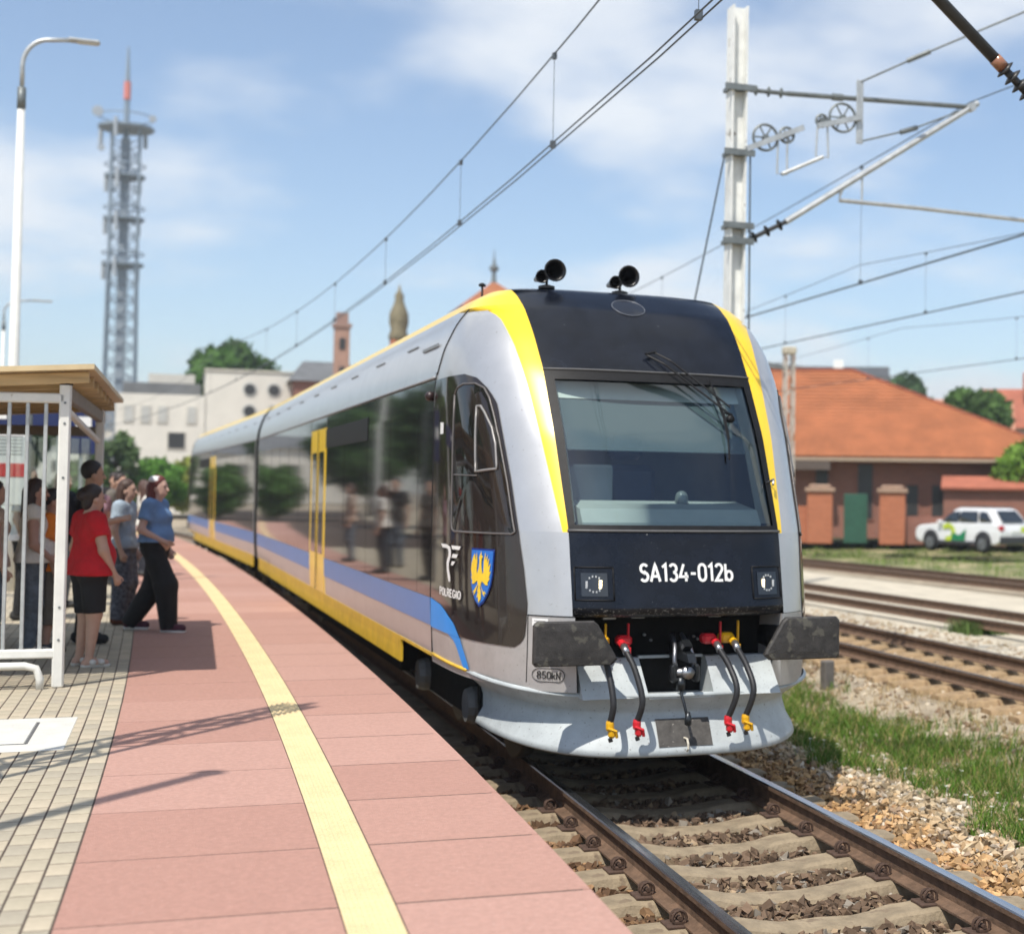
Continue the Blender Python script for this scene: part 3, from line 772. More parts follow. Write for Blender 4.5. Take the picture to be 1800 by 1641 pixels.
# roof horns and aerials
for hx, hy in ((-.55, 2.0), (.10, 2.05)):
    zt = 3.84
    mb = MB()
    mb.lathe([(.030, .10), (.035, 0), (.05, -.08), (.075, -.13), (.094, -.155), (.088, -.162), (.066, -.125), (.035, -.06), (.012, .04)], (hx, hy, zt+.115), 'Y', 18)
    hn = tp(mb, 'horn', M('horn_black', (.006, .006, .007), .3, 0, .1, spec=.4))
    mb = MB(); mb.lathe([(.02, .12), (.03, .05), (.05, -.06), (.058, -.095), (.052, -.10), (.035, -.06), (.015, .0)], (hx-.075, hy+.06, zt+.075), 'Y', 14); mb.build('small_horn', MATS['horn_black'], hn, smooth=True)
    mb = MB(); mb.tube([(hx-.03, hy, zt-.02), (hx-.03, hy, zt+.09)], .012, 6); mb.lathe([(.07, zt-.02), (.07, zt), (.03, zt+.012)], (hx-.03, hy, 0), 'Z', 12); mb.build('horn_bracket', MATS['horn_black'], hn)
for ax, ay in ((-.85, 3.2), (-.45, 3.4)):
    mb = MB(); mb.tube([(ax, ay, 3.78), (ax, ay, 3.98)], .010, 6); mb.lathe([(.03, 3.97), (.035, 3.985), (.02, 4.0)], (ax, ay, 0), 'Z', 8); tp(mb, 'roof_aerial', black_rubber)

# ---- dark cab side panel with its window
PANEL_B = [(1.03, .60), (1.07, .535), (1.12, .51), (1.25, .495), (1.35, .503), (1.59, .566), (1.872, .655), (2.243, .836), (2.583, 1.017), (2.80, 1.15), (2.893, 1.245), (2.97, 1.35), (3.02, 1.45), (3.055, 1.62)]
pz = [q[0] for q in PANEL_B]; py = [q[1] for q in PANEL_B]
def side_patch(zs, ya, yb, nc, off, side, mb=None):
    mb = mb or MB(); vs = []
    for z in zs:
        for j in range(nc+1):
            y = ya(z)+(yb(z)-ya(z))*j/nc; vs.append(flank(y, z, off, side))
    return mb.add(vs, [(i*(nc+1)+j, i*(nc+1)+j+1, (i+1)*(nc+1)+j+1, (i+1)*(nc+1)+j) for i in range(len(zs)-1) for j in range(nc)])
def side_poly(poly, off, side, mb=None, inner=None):
    """filled outline (y, z) laid on the flank"""
    mb = mb or MB(); c = inner or (sum(p[0] for p in poly)/len(poly), sum(p[1] for p in poly)/len(poly)); n = len(poly)
    mid = [((p[0]+c[0])/2, (p[1]+c[1])/2) for p in poly]
    vs = [flank(c[0], c[1], off, side)]+[flank(*p, off, side) for p in mid]+[flank(*p, off, side) for p in poly]
    fs = [(0, 1+i, 1+(i+1) % n) for i in range(n)]+[(1+i, 1+n+i, 1+n+(i+1) % n, 1+(i+1) % n) for i in range(n)]
    return mb.add(vs, fs)
def side_line(pts, off, side, r, mb=None, closed=False):
    mb = mb or MB(); q = []
    pp = pts+[pts[0]] if closed else pts
    for a, b in zip(pp[:-1], pp[1:]):
        for t in np.linspace(0, 1, 6)[:-1]: q.append(flank(a[0]+(b[0]-a[0])*t, a[1]+(b[1]-a[1])*t, off, side))
    q.append(flank(*pp[-1], off, side)); return mb.tube(q, r, 6)
SEAM = 2.40
WINO = [(1.74, 2.90), (1.70, 2.95), (1.60, 2.975), (1.43, 2.97), (1.32, 2.93), (1.237, 2.85), (1.13, 2.70), (1.028, 2.541), (.846, 2.201), (.70, 1.90), (.675, 1.85), (.70, 1.835), (1.60, 1.83), (1.66, 1.85), (1.68, 1.90)]
QWIN = [(1.348, 2.79), (1.30, 2.79), (1.24, 2.74), (1.12, 2.62), (1.045, 2.498), (.975, 2.31), (1.231, 2.29)]
for sd in (-1, 1):
    zs = zr(1.03, 1.12, 4)+zr(1.16, 3.0, 30)+[3.02, 3.04, 3.055]
    mb = side_patch(zs, lambda z: float(np.interp(z, pz, py)), lambda z: SEAM, 26, .006, sd)
    pan = tp(mb, 'cab_side_panel', brown_panel)
    side_poly(WINO, .010, sd, inner=(1.35, 2.3)).build('cab_side_window', dark_band, pan, smooth=True)
    side_line(WINO, .011, sd, .008, closed=True).build('window_frame', M('window_trim_grey', (.13, .12, .115), .4, .2), pan, smooth=True)
    side_line(QWIN, .013, sd, .010, closed=True).build('hinged_pane_frame', M('window_trim_light', (.28, .27, .26), .4, .3), pan, smooth=True)
    side_line([(1.21, 2.26), (1.66, 2.27)], .012, sd, .005).build('glazing_bar', MATS['window_trim_grey'], pan, smooth=True)
    if sd < 0:
        mb = side_poly([(2.13, 2.695), (2.02, 2.69), (2.02, 2.60), (2.13, 2.60)], .010, sd); mb.build('door_button_sticker', white_print, pan)
    # seam and roof seam
    mb = side_line([(SEAM+.02, .80), (SEAM+.02, 3.12)], .004, sd, .006)
    mb.tube([S(mirror_p, z)+Nrm(mirror_p, z)*.003 for z, mirror_p in [(z, phiy(YB-.06-.30*max(0, z-3.1)/.5, z, sd)) for z in zr(3.1, 3.62, 14)]], .006, 6)
    tp(mb, 'body_seam', black_rubber)
# blue swoosh below the panel
for sd in (-1, 1):
    mb = side_patch(zr(1.025, 1.262, 10), lambda z: float(np.interp(z, [1.025, 1.12, 1.225, 1.245, 1.262], [1.427, 1.573, 1.93, 2.08, 2.38])), lambda z: SEAM, 10, .010, sd)
    side_patch(zr(.80, 1.025, 8), lambda z: float(np.interp(z, [.80, .847, 1.025], [1.235, 1.267, 1.427])), lambda z: float(np.interp(z, [.80, .832, .95, 1.0, 1.024], [1.36, 1.40, 1.52, 1.62, 1.78])), 5, .008, sd, mb)
    tp(mb, 'blue_swoosh', M('azure_paint', (0.0, 0.27, 0.80), 0.35, 0, 0.04, 4, spec=0.25))
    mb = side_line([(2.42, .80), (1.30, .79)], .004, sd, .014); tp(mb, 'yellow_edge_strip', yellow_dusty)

# ---- lettering and emblems
def arc(cx, cy, rx, ry, a0, a1, n=12): return [(cx+rx*math.cos(math.radians(a0+(a1-a0)*i/n)), cy+ry*math.sin(math.radians(a0+(a1-a0)*i/n))) for i in range(n+1)]
_oval = arc(.25, .70, .21, .26, 0, 180)+arc(.25, .30, .21, .26, 180, 360)+[(.46, .70)]
_P = [(.04, 0), (.04, .96), (.26, .96)]+arc(.26, .74, .19, .22, 90, -90)+[(.04, .52)]
GLYPH = {'S': (.52, [arc(.26, .735, .20, .225, 30, 270)+arc(.26, .275, .21, .235, 90, -150)]), 'A': (.58, [[(.02, 0), (.29, .98), (.56, 0)], [(.12, .30), (.46, .30)]]), '1': (.34, [[(.04, .80), (.24, .97), (.24, 0)]]),
    '3': (.52, [arc(.25, .735, .20, .225, 155, -90), arc(.25, .275, .21, .235, 90, -155)]), '4': (.56, [[(.28, .98), (.03, .27), (.54, .27)], [(.40, .52), (.40, 0)]]), '-': (.40, [[(.04, .44), (.34, .44)]]),
    '0': (.50, [_oval]), '2': (.52, [arc(.26, .73, .20, .23, 165, -35)+[(.05, .04), (.48, .04)]]), 'b': (.50, [[(.05, .98), (.05, 0)], arc(.26, .30, .20, .26, 180, 540, 20)]),
    '8': (.52, [arc(.26, .745, .19, .215, -90, 270, 20), arc(.26, .275, .21, .235, -90, 270, 20)]), '5': (.52, [[(.46, .96), (.11, .96), (.08, .50)]+arc(.25, .30, .21, .26, 125, -155)]), 'k': (.48, [[(.05, .98), (.05, 0)], [(.42, .64), (.07, .28)], [(.19, .40), (.45, 0)]]),
    'N': (.54, [[(.05, 0), (.05, .98), (.48, 0), (.48, .98)]]), 'P': (.50, [_P]), 'O': (.54, [arc(.27, .66, .22, .30, 0, 180)+arc(.27, .34, .22, .30, 180, 360)+[(.49, .66)]]), 'L': (.44, [[(.05, .98), (.05, .04), (.42, .04)]]),
    'R': (.52, [_P, [(.24, .52), (.47, 0)]]), 'E': (.46, [[(.42, .96), (.05, .96), (.05, .04), (.42, .04)], [(.05, .52), (.38, .52)]]), 'G': (.54, [arc(.27, .66, .22, .30, 30, 180)+arc(.27, .34, .22, .30, 180, 360)+[(.49, .46), (.30, .46)]]), 'I': (.20, [[(.08, .98), (.08, 0)]])}
def letter(name, body, f, mat, parent, bold=.13):
    """single-stroke lettering of even width, laid on a surface by f(u, v)"""
    adv = sum(GLYPH[c][0]+.10 for c in body)-.10; mb = MB(); x0 = 0.0
    for c in body:
        for line in GLYPH[c][1]:
            pts = [Vector((x0+a, b, 0)) for a, b in line]; q = [pts[0]]
            for a, b in zip(pts[:-1], pts[1:]):
                m_ = max(1, int((b-a).length/.2)); q += [a+(b-a)*(i+1)/m_ for i in range(m_)]
            vs = []
            for i, p_ in enumerate(q):
                d0 = (q[i]-q[i-1]).normalized() if i else (q[1]-q[0]).normalized(); d1 = (q[i+1]-q[i]).normalized() if i < len(q)-1 else d0
                n0, n1 = Vector((-d0.y, d0.x, 0)), Vector((-d1.y, d1.x, 0)); n_ = (n0+n1).normalized(); k_ = bold/2/max(.5, n_.dot(n0))
                vs += [f((p_.x+n_.x*k_)/adv, p_.y+n_.y*k_), f((p_.x-n_.x*k_)/adv, p_.y-n_.y*k_)]
            mb.add(vs, [(2*i, 2*i+1, 2*i+3, 2*i+2) for i in range(len(q)-1)])
        x0 += GLYPH[c][0]+.10
    return mb.build(name, mat, parent, fixn=False)
letter('number_lettering', 'SA134-012b', lambda u, v: front(-.345+.715*u, 1.516+.125*v, .006), white_print, low, .155)
pl = [o for o in train.children if o.name.startswith('lower_corner_panel')][0]
letter('load_lettering', '850kN', lambda u, v: front(-1.018+.135*u, .826+.052*v, .006), black_print, pl, .14)
mb = MB(); cc = []
for k in range(20):
    a = 2*PI*k/20; cx = .045 if math.cos(a) > 0 else -.045; cc.append(front(-.951+cx+.048*math.cos(a), .852+.048*math.sin(a), .005))
mb.tube(cc+cc[:2], .0025, 5, cap=False); mb.build('load_border', black_print, pl)
mb = MB(); vs = [front(x, z, .006) for z in (1.195, 1.222, 1.248) for x in (-1.05, -1.02, -.99, -.96)]; mb.add(vs, [(i*4+j, i*4+j+1, i*4+j+5, i*4+j+4) for i in range(2) for j in range(3)]); st = mb.build('data_sticker', white_print, pl)
mb = MB()
for z, x1 in ((1.232, -.975), (1.212, -1.0)): mb.tube([front(x, z, .0075) for x in np.linspace(-1.04, x1, 4)], .002, 4)
mb.build('sticker_print', M('grey_print', (.3, .3, .3), .6), st)
mb = MB(); mb.tube([front(x, 1.268, .002) for x in np.linspace(-1.075, -.80, 10)], .004, 5); mb.tube([front(-1.075, z, .002) for z in zr(.79, 1.268, 8)], .003, 5); mb.build('panel_gap', black_rubber, pl)
pan = [o for o in train.children if o.name.startswith('cab_side_panel')][0]
def onpan(u, v, y0, y1, z0, z1): return flank(y0+(y1-y0)*u, z0+(z1-z0)*v, .017, -1)
letter('operator_lettering', 'POLREGIO', lambda u, v: onpan(u, v, 1.985, 1.37, 1.318, 1.378), white_print, pan, .19)
LOGO = [[(0, 1), (.36, 1), (.52, .95), (.56, .86), (.57, .72), (.52, .60), (.47, .50), (.47, .38), (.56, .12), (.56, .0), (.48, .02), (.38, .30), (.35, .50), (.38, .60), (.44, .70), (.45, .80), (.42, .87), (.34, .90), (.10, .90)],
        [(.58, .99), (1.0, .99), (.94, .895), (.62, .89)], [(.66, .77), (.89, .77), (.83, .67), (.60, .66)], [(.62, .57), (.78, .57), (.68, .46), (.58, .46)]]
mb = MB()
for poly in LOGO:
    bm = bmesh.new(); f = bm.faces.new([bm.verts.new((q[0], q[1], 0)) for q in poly]); bmesh.ops.triangulate(bm, faces=[f]); bm.verts.index_update()
    mb.add([onpan(v.co.x, v.co.y, 1.975, 1.40, 1.433, 1.722) for v in bm.verts], [[v.index for v in q.verts] for q in bm.faces]); bm.free()
mb.build('operator_logo', white_print, pan, fixn=False)
def shield(k, dz=0): # outline, k shrinks towards the middle
    base = [(-.5, 1), (.5, 1), (.5, .55), (.46, .38), (.36, .22), (.2, .08), (0, 0), (-.2, .08), (-.36, .22), (-.46, .38), (-.5, .55)]
    return [(1.015+k*p[0]*.335*-1, 1.288+.43*(.55+(p[1]-.55)*k)) for p in base]
sh = side_poly(shield(1.0), .015, -1).build('coat_of_arms', M('shield_rim', (.008, .03, .20), .3), pan, smooth=True)
side_poly(shield(.93), .018, -1).build('shield_field', shield_blue, sh, smooth=True)
mb = MB()
def eag(poly):
    bm = bmesh.new(); f = bm.faces.new([bm.verts.new((q[0], q[1], 0)) for q in poly]); bmesh.ops.triangulate(bm, faces=[f]); bm.verts.index_update()
    mb.add([flank(1.015-v.co.x*.315, 1.31+v.co.y*.40, .0225, -1) for v in bm.verts], [[v.index for v in q.verts] for q in bm.faces]); bm.free()
eag([(-.10, .40), (-.13, .55), (-.07, .66), (-.05, .78), (-.07, .86), (-.02, .92), (.02, .98), (.03, .90), (.10, .88), (.05, .83), (.05, .74), (.08, .64), (.13, .55), (.10, .40), (.04, .32), (-.04, .32)])
for sx in (-1, 1):
    W_ = [(.09, .50), (.16, .60), (.15, .78), (.20, .96), (.235, .80), (.30, .93), (.295, .76), (.375, .86), (.35, .69), (.44, .76), (.40, .60), (.47, .62), (.41, .50), (.45, .48), (.37, .41), (.39, .36), (.28, .36), (.18, .40), (.10, .43)]
    eag([(sx*a, b) for a, b in W_])
    eag([(sx*.05, .38), (sx*.20, .22), (sx*.34, .20), (sx*.24, .25), (sx*.28, .14), (sx*.18, .20), (sx*.08, .33)])
eag([(-.03, .34), (-.10, .22), (-.04, .23), (-.11, .10), (-.04, .14), (0, .02), (.04, .14), (.11, .10), (.04, .23), (.10, .22), (.03, .34)])
mb.build('eagle_emblem', gold_print, sh, fixn=False)

# ---- buffer beam recess, pale skirt
mb = MB(); mb.box((0, .62, 1.05), (1.66, .04, .62)); mb.box((0, .50, 1.28), (1.66, .3, .03)); mb.box((0, .56, .88), (1.6, .12, .04)); rec = tp(mb, 'buffer_beam', under_mat, smooth=False)
for x, z in ((-.5, 1.245), (-.28, 1.25), (.32, 1.25)):
    MB().box((x, .40, z), (.10, .03, .025), bevel=.005).build('lamp_bracket', galv, rec)
mb = MB()
for x, z in ((-.12, 1.06), (-.17, 1.10), (.22, 1.08), (.25, 1.06)): mb.lathe([(.012, .575), (.012, .56), (.006, .555)], (x, 0, z), 'Y', 8)
mb.build('bolt', steel, rec)
SKW = 1.185
def skirt_pt(t, prof_off, z):
    """t 0..1 from left end round the front to the right end"""
    phi = PI*t; w_ = SKW+prof_off+.155*float(smooth_step(.50, .70, z)); D = 1.37+prof_off; c, s = math.cos(phi), math.sin(phi)
    n = 2.75; return Vector((-w_*math.copysign(abs(c)**(2/n), c), 1.50-D*s**(2/n), z))
SKP = [(-.02, .722), (.0, .705), (-.012, .69), (-.125, .585), (-.125, .56), (-.085, .51), (-.025, .41), (.02, .33), (.032, .290), (.01, .275), (-.03, .275)]
mb = MB(); nt_ = 72; vs = []
for i in range(nt_+1):
    t = i/nt_; t = .5+.5*math.copysign(abs(2*t-1)**.8, 2*t-1)
    lift = .075*abs(math.cos(PI*t))**3
    for o_, z in SKP: vs.append(skirt_pt(t, o_, z+lift))
k = len(SKP); mb.add(vs, [(i*k+j, i*k+j+1, (i+1)*k+j+1, (i+1)*k+j) for i in range(nt_) for j in range(k-1)])
skirt = tp(mb, 'front_skirt', skirt_mat)
for sd in (-1, 1):
    mb = MB(); mb.prism([(1.495, .80), (1.495, .36), (1.57, .50), (1.59, .66), (1.56, .80)], sd*1.10, sd*1.185, 'X'); mb.build('skirt_end', under_mat, skirt)
# sloping step plates either side of the coupler notch
for x0, x1 in ((-.76, -.27), (.23, .755)):
    mb = MB(); mb.add([(x0, .150, .695), (x1, .150, .695), (x1-.01, .37, .955), (x0+.01, .37, .955), (x0, .45, .695), (x1, .45, .695), (x1-.01, .45, .955), (x0+.01, .45, .955)],
                      [(0, 1, 2, 3), (3, 2, 6, 7), (0, 3, 7, 4), (1, 5, 6, 2), (4, 7, 6, 5), (0, 4, 5, 1)])
    mb.build('step_plate', skirt_mat, skirt)
MB().box((-.02, .46, .82), (.5, .02, .28)).build('coupler_notch', under_mat, skirt)
mb = MB(); mb.box((-.02, .160, .692), (.5, .03, .018)); mb.box((-.02, .30, .690), (.5, .30, .008)); mb.box((-.02, .425, .955), (.5, .04, .02)); mb.build('notch_sill', skirt_mat, skirt)
vs = []
for z, o_ in ((.53, -.097), (.48, -.062), (.41, -.025), (.345, .0115)):
    for x in np.linspace(-.20, .21, 8):
        b_ = skirt_pt(.5, o_, z); vs.append((x, b_.y-.004+.012*x*x, z))
mb = MB(); mb.add(vs, [(i*8+j, i*8+j+1, (i+1)*8+j+1, (i+1)*8+j) for i in range(3) for j in range(7)]); mb.build('grip_pad', M('worn_grip_pad', (.075, .07, .065), .85, 0, .3, 15, dirt=((.3, .28, .25), 50, .68)), skirt)
mb = MB(); mb.tube([(.0, .15, .40), (.0, .085, .40), (0, .065, .37), (0, .06, .335), (.0, .085, .315)], .008, 6); mb.build('hanger_hook', M('cream_paint', (.6, .56, .46), .5), skirt)
# ---- buffers
def buffer_plate(sd):
    poly = [(.575, .97), (.555, .99), (.57, 1.02), (.70, 1.235), (.73, 1.26), (1.135, 1.26), (1.16, 1.235), (1.162, .975), (1.14, .95), (.60, .95)]
    poly = [(sd*a, b) for a, b in poly]
    bm = bmesh.new(); n = len(poly); cx, cz = sd*.87, 1.1
    rings = []
    for yy, kk in ((.05, .96), (.03, 1.0), (.008, .99), (-.004, .93), (-.010, .6), (-.011, .2)):
        rings.append([(cx+(a-cx)*kk, yy, cz+(b-cz)*kk) for a, b in poly])
    mb = MB(); vs = [p for r in rings for p in r]; fs = [(i*n+j, i*n+(j+1) % n, (i+1)*n+(j+1) % n, (i+1)*n+j) for i in range(len(rings)-1) for j in range(n)]
    fs += [tuple(range(n)), tuple(range((len(rings)-1)*n, len(rings)*n))]; bm.free()
    return mb.add(vs, fs)
for sd in (-1, 1):
    bf = tp(buffer_plate(sd), 'buffer', buffer_mat, smooth=False)
    MB().lathe([(.09, .04), (.09, .26), (.13, .27), (.13, .62)], (sd*.875, 0, 1.08), 'Y', 18).build('buffer_shank', under_mat, bf, smooth=True)
# ---- coupler
mb = MB(); mb.prism([(.0, .95), (.30, .95), (.42, .93), (.42, 1.06), (.25, 1.06), (.16, 1.10), (.08, 1.06), (.14, 1.02), (.04, 1.01)], -.03, .03, 'X')
cp = tp(mb, 'coupler', dark_steel, smooth=False)
for sd in (-1, 1):
    mb = MB(); mb.tube([(sd*.035, .34, 1.12), (sd*.055, .22, 1.05), (sd*.075, .17, .95), (sd*.07, .16, .90)], .018, 8); mb.build('coupling_link', M('worn_link_steel', (.22, .23, .25), .3, .8), cp, smooth=True)
    mb = MB(); mb.box((sd*.085, .16, .86), (.05, .07, .13), bevel=.015); mb.build('trunnion', dark_steel, cp)
mb = MB(); mb.lathe([(.045, -.03), (.045, .02), (.03, .03)], (0.01, .14, .865), 'Y', 12); mb.tube([(-.09, .16, .865), (.09, .16, .865)], .03, 10); mb.build('coupling_nut', steel, cp, smooth=True)
mb = MB(); mb.tube([(-.03, .15, .83), (-.035, .15, .74)], .035, 8); mb.tube([(-.033, .15, .80), (-.035, .13, .72), (-.025, .07, .62), (-.01, .045, .53)], .011, 6); mb.lathe([(.012, .50), (.026, .51), (.028, .55), (.012, .60)], (-.01, .05, 0), 'Z', 10); mb.build('coupling_handle', dark_steel, cp, smooth=True)
# ---- air hoses with red and amber cocks
def hose(x, col, top, pts, hide=False):
    mb = MB(); mb.box((x-.03*(1 if x > 0 else -1), .30, top), (.11, .10, .075), bevel=.02); mb.tube([(x, .30, top), (x, .2, top-.03)], .03, 8)
    h = tp(mb, 'brake_hose', col, smooth=False)
    mb = MB(); hx = x+.055; mb.box((hx, .27, top+.03), (.012, .03, .19), bevel=.004); mb.box((hx+.01, .26, top-.075), (.014, .03, .06), bevel=.004); mb.build('cock_handle', col, h)
    mb = MB(); mb.tube([(x, .20, top-.03), (x+.003, .165, top-.055), (x+.005, .145, top-.075)], .026, 10); mb.build('hose_collar', steel, h, smooth=True)
    P_ = [Vector((x+.005, .15, top-.07))]+[Vector(q) for q in pts]; q = []
    for i in range(len(P_)-1):
        p0, p1, p2, p3 = P_[max(i-1, 0)], P_[i], P_[i+1], P_[min(i+2, len(P_)-1)]
        for t in np.linspace(0, 1, 8, endpoint=(i == len(P_)-2)): q.append(.5*((2*p1)+(p2-p0)*t+(2*p0-5*p1+4*p2-p3)*t*t+(3*p1-p0-3*p2+p3)*t**3))
    mb = MB(); mb.tube(q, .0225, 12); mb.build('rubber_hose', rubber_hose, h, smooth=True)
    e = P_[-1]
    mb = MB(); mb.lathe([(.026, .02), (.030, .0), (.030, -.035), (.024, -.05)], e, 'Z', 10); mb.box(e+Vector((.012, -.005, -.065)), (.05, .055, .07), bevel=.015); mb.tube([e+Vector((-.02, -.02, -.03)), e+Vector((.035, -.035, -.05)), e+Vector((.045, -.02, -.095))], .012, 6); cpn = mb.build('hose_coupling', col, h)
    mb = MB(); mb.tube([e+Vector((.0, -.005, -.10)), e+Vector((.008, -.005, -.125))], .016, 8); mb.build('coupling_face', rubber_hose, h)
    return h
hose(-.62, amber_paint, 1.09, [(-.595, .06, .86), (-.585, -.005, .68), (-.60, .02, .545)])
hose(-.45, red_paint, 1.09, [(-.405, .07, .90), (-.375, -.01, .70), (-.40, .03, .545)])
hose(.26, red_paint, 1.09, [(.315, .07, .90), (.335, -.02, .74), (.285, .02, .545)])
hose(.40, amber_paint, 1.095, [(.45, .07, .90), (.465, -.02, .74), (.42, .02, .55)])

# ---- first car body behind the cab
Y1 = 20.25
sec_z = [.78]+zr(.9, 3.63, 24)
mb = MB(); vs = []; n = len(sec_z)
for y in (YB, Y1):
    for sd in (-1, 1):
        for z in sec_z: vs.append((sd*nw(z), y, z))
mb.add(vs, [(i, i+1, 2*n+i+1, 2*n+i) for i in range(n-1)]+[(n+i, n+i+1, 3*n+i+1, 3*n+i) for i in range(n-1)])
tp(mb, 'body_side', silver)
mb = MB(); rf = [3.63, 3.68, 3.72, 3.76, 3.79]; m_ = len(rf); vs = []
for y in (YB, Y1):
    for sd in (-1, 1):
        for z in rf: vs.append((sd*nw(z), y, z))
mb.add(vs, [(i, i+1, 2*m_+i+1, 2*m_+i) for i in range(m_-1)]+[(m_+i, m_+i+1, 3*m_+i+1, 3*m_+i) for i in range(m_-1)])
tp(mb, 'yellow_roof_band', yellow)
mb = MB(); rz_ = [(-nw(z), z) for z in (3.79, 3.81, 3.83, 3.845, 3.855, 3.865, 3.872)]; rz_ = rz_+[(0, 3.876)]+[(-a, b) for a, b in rz_[::-1]]; m_ = len(rz_)
mb.add([(a, y, b) for y in (YB, Y1) for a, b in rz_], [(i, i+1, m_+i+1, m_+i) for i in range(m_-1)])
tp(mb, 'roof', M('roof_grey', (.38, .40, .42), .5, .2, .1))
for k_, (y0, y1_) in enumerate(((5.5, 8.2), (9.5, 12.5), (14.5, 17.5))):
    mb = MB(); mb.box((0, (y0+y1_)/2, 3.90), (1.1, y1_-y0, .10), bevel=.04); tp(mb, 'roof_unit', MATS['roof_grey'], smooth=False)
mb = MB(); poly = [(-nw(z), z) for z in sec_z]+[(-nw(z), z) for z in (3.72, 3.79, 3.83)]; poly = poly+[(-a, b) for a, b in poly[::-1]]
mb.prism(poly, Y1-.02, Y1, 'Y'); tp(mb, 'body_end', under_mat, smooth=False); tp(MB().box((0, (1.7+Y1)/2, .79), (2.7, Y1-1.7, .03)), 'floor', under_mat, smooth=False)
# side bands: windows, blue stripe, yellow skirt panel, doors, rain strip
DOOR = (9.6, 11.2)
for sd in (-1, 1):
    X = lambda z, o_: sd*(nw(z)+o_)
    def vpanel(y0, y1_, z0, z1_, off, mat, name, parent=None, nz=8):
        mb = MB(); vs = []
        zs = zr(z0, z1_, nz)
        for z in zs: vs += [(X(z, off), y0, z), (X(z, off), y1_, z)]
        fs = [(2*i, 2*i+1, 2*i+3, 2*i+2) for i in range(nz-1)]
        b0 = len(vs)
        for z in zs: vs += [(X(z, -.02), y0, z), (X(z, -.02), y1_, z)]
        fs += [(2*i, 2*i+2, b0+2*i+2, b0+2*i) for i in range(nz-1)]+[(2*i+1, 2*i+3, b0+2*i+3, b0+2*i+1) for i in range(nz-1)]
        fs += [(0, 1, b0+1, b0), (2*nz-2, 2*nz-1, b0+2*nz-1, b0+2*nz-2)]
        mb.add(vs, fs)
        return tp(mb, name, mat, parent, smooth=False)
    wins = [(2.45, 3.05), (3.06, 4.55), (4.56, 6.05), (6.06, 7.8), (7.81, 9.55), (11.25, 12.7), (12.71, 14.2), (14.21, 15.7), (15.71, 17.2), (17.21, 18.7), (18.71, 20.1)]
    for y0, y1_ in wins:
        o = vpanel(y0, y1_, 1.262, 3.06, .006, dark_band, 'window_panel')
        if y1_-y0 > 1.1:
            vp = vpanel(y0+.07, y1_-.07, 1.72, 2.82, .0075, dark_band, 'pane', o)
    for y0, y1_ in ((2.45, DOOR[0]), (DOOR[1]+.05, Y1-.1)):
        vpanel(y0, y1_, 1.03, 1.258, .005, blue_stripe, 'blue_stripe')
    # doors
    d = vpanel(DOOR[0], DOOR[1], .80, 2.92, .008, yellow, 'door')
    for a, b in ((DOOR[0]+.16, (DOOR[0]+DOOR[1])/2-.13), ((DOOR[0]+DOOR[1])/2+.13, DOOR[1]-.16)):
        vpanel(a, b, 1.30, 2.62, .0105, dark_band, 'door_pane', d)
    MB().bar((X(2, .010), (DOOR[0]+DOOR[1])/2, .82), (X(2, .010), (DOOR[0]+DOOR[1])/2, 2.90), .008, .02).build('door_edge', black_rubber, d)
    vpanel(6.05, DOOR[0]-.03, 2.66, 2.90, .012, M('display_black', (.008, .008, .009), .5, 0, .2, spec=.2), 'destination_display')
    vpanel(DOOR[0], DOOR[1], 2.925, 3.06, .006, dark_band, 'over_door_panel')
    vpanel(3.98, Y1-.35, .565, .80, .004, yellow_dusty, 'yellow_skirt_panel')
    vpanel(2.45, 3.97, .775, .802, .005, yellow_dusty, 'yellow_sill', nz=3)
    mb = MB(); mb.tube([(X(3.08, .012), YB-.0, 3.08), (X(3.08, .012), Y1, 3.08)], .012, 6); tp(mb, 'rain_strip', M('rain_strip_grey', (.28, .29, .30), .4, .3))
    for k_ in range(9): tp(MB().box((X(3.45, .006), 4.0+k_*1.9, 3.45), (.01, .55, .012)), 'roof_step', MATS['rain_strip_grey'], smooth=False)
    tp(MB().box((X(3.36, .008), 2.95, 3.37), (.012, .70, .025)), 'grab_rail', MATS['rain_strip_grey'], smooth=False)
    mb = MB(); mb.lathe([(.03, -.05), (.042, 0), (.03, .04)], (sd*1.42, 2.55, 2.93), 'Y', 12); tp(mb, 'side_camera', M('camera_maroon', (.025, .01, .01), .4))
# bogies
for by in (3.0, 15.8):
    mb = MB()
    for sd in (-1, 1): mb.prism([(by-1.55, .40), (by-1.2, .30), (by+1.2, .30), (by+1.55, .40), (by+1.55, .58), (by+.6, .62), (by-.6, .62), (by-1.55, .58)], sd*.98, sd*1.10, 'X')
    mb.box((0, by, .50), (1.9, .5, .25)); bg = tp(mb, 'bogie', under_mat, smooth=False)
    for wy in (by-1.05, by+1.05):
        for sd in (-1, 1):
            MB().lathe([(.42, -.06), (.44, -.055), (.425, .06), (.10, .062)], (sd*.755, wy, .43), 'X', 24).build('wheel', M('wheel_steel', (.08, .07, .06), .6, .3), bg, smooth=True)
            MB().lathe([(.13, -.10), (.15, -.05), (.15, .08), (.07, .10)], (sd*1.10, wy, .43), 'X', 14).build('axle_box', M('axle_grey', (.16, .16, .155), .6, .1), bg)
mb = MB(); mb.box((0, 9.5, .52), (2.2, 8.0, .45)); tp(mb, 'underfloor_equipment', under_mat, smooth=False)
# gangway bellows
mb = MB()
for k_ in range(7): mb.box((0, Y1+.06+k_*.075, 2.2), (2.55-.12*(k_ % 2), .07, 2.75))
tp(mb, 'gangway_bellows', black_rubber, smooth=False, car=False)
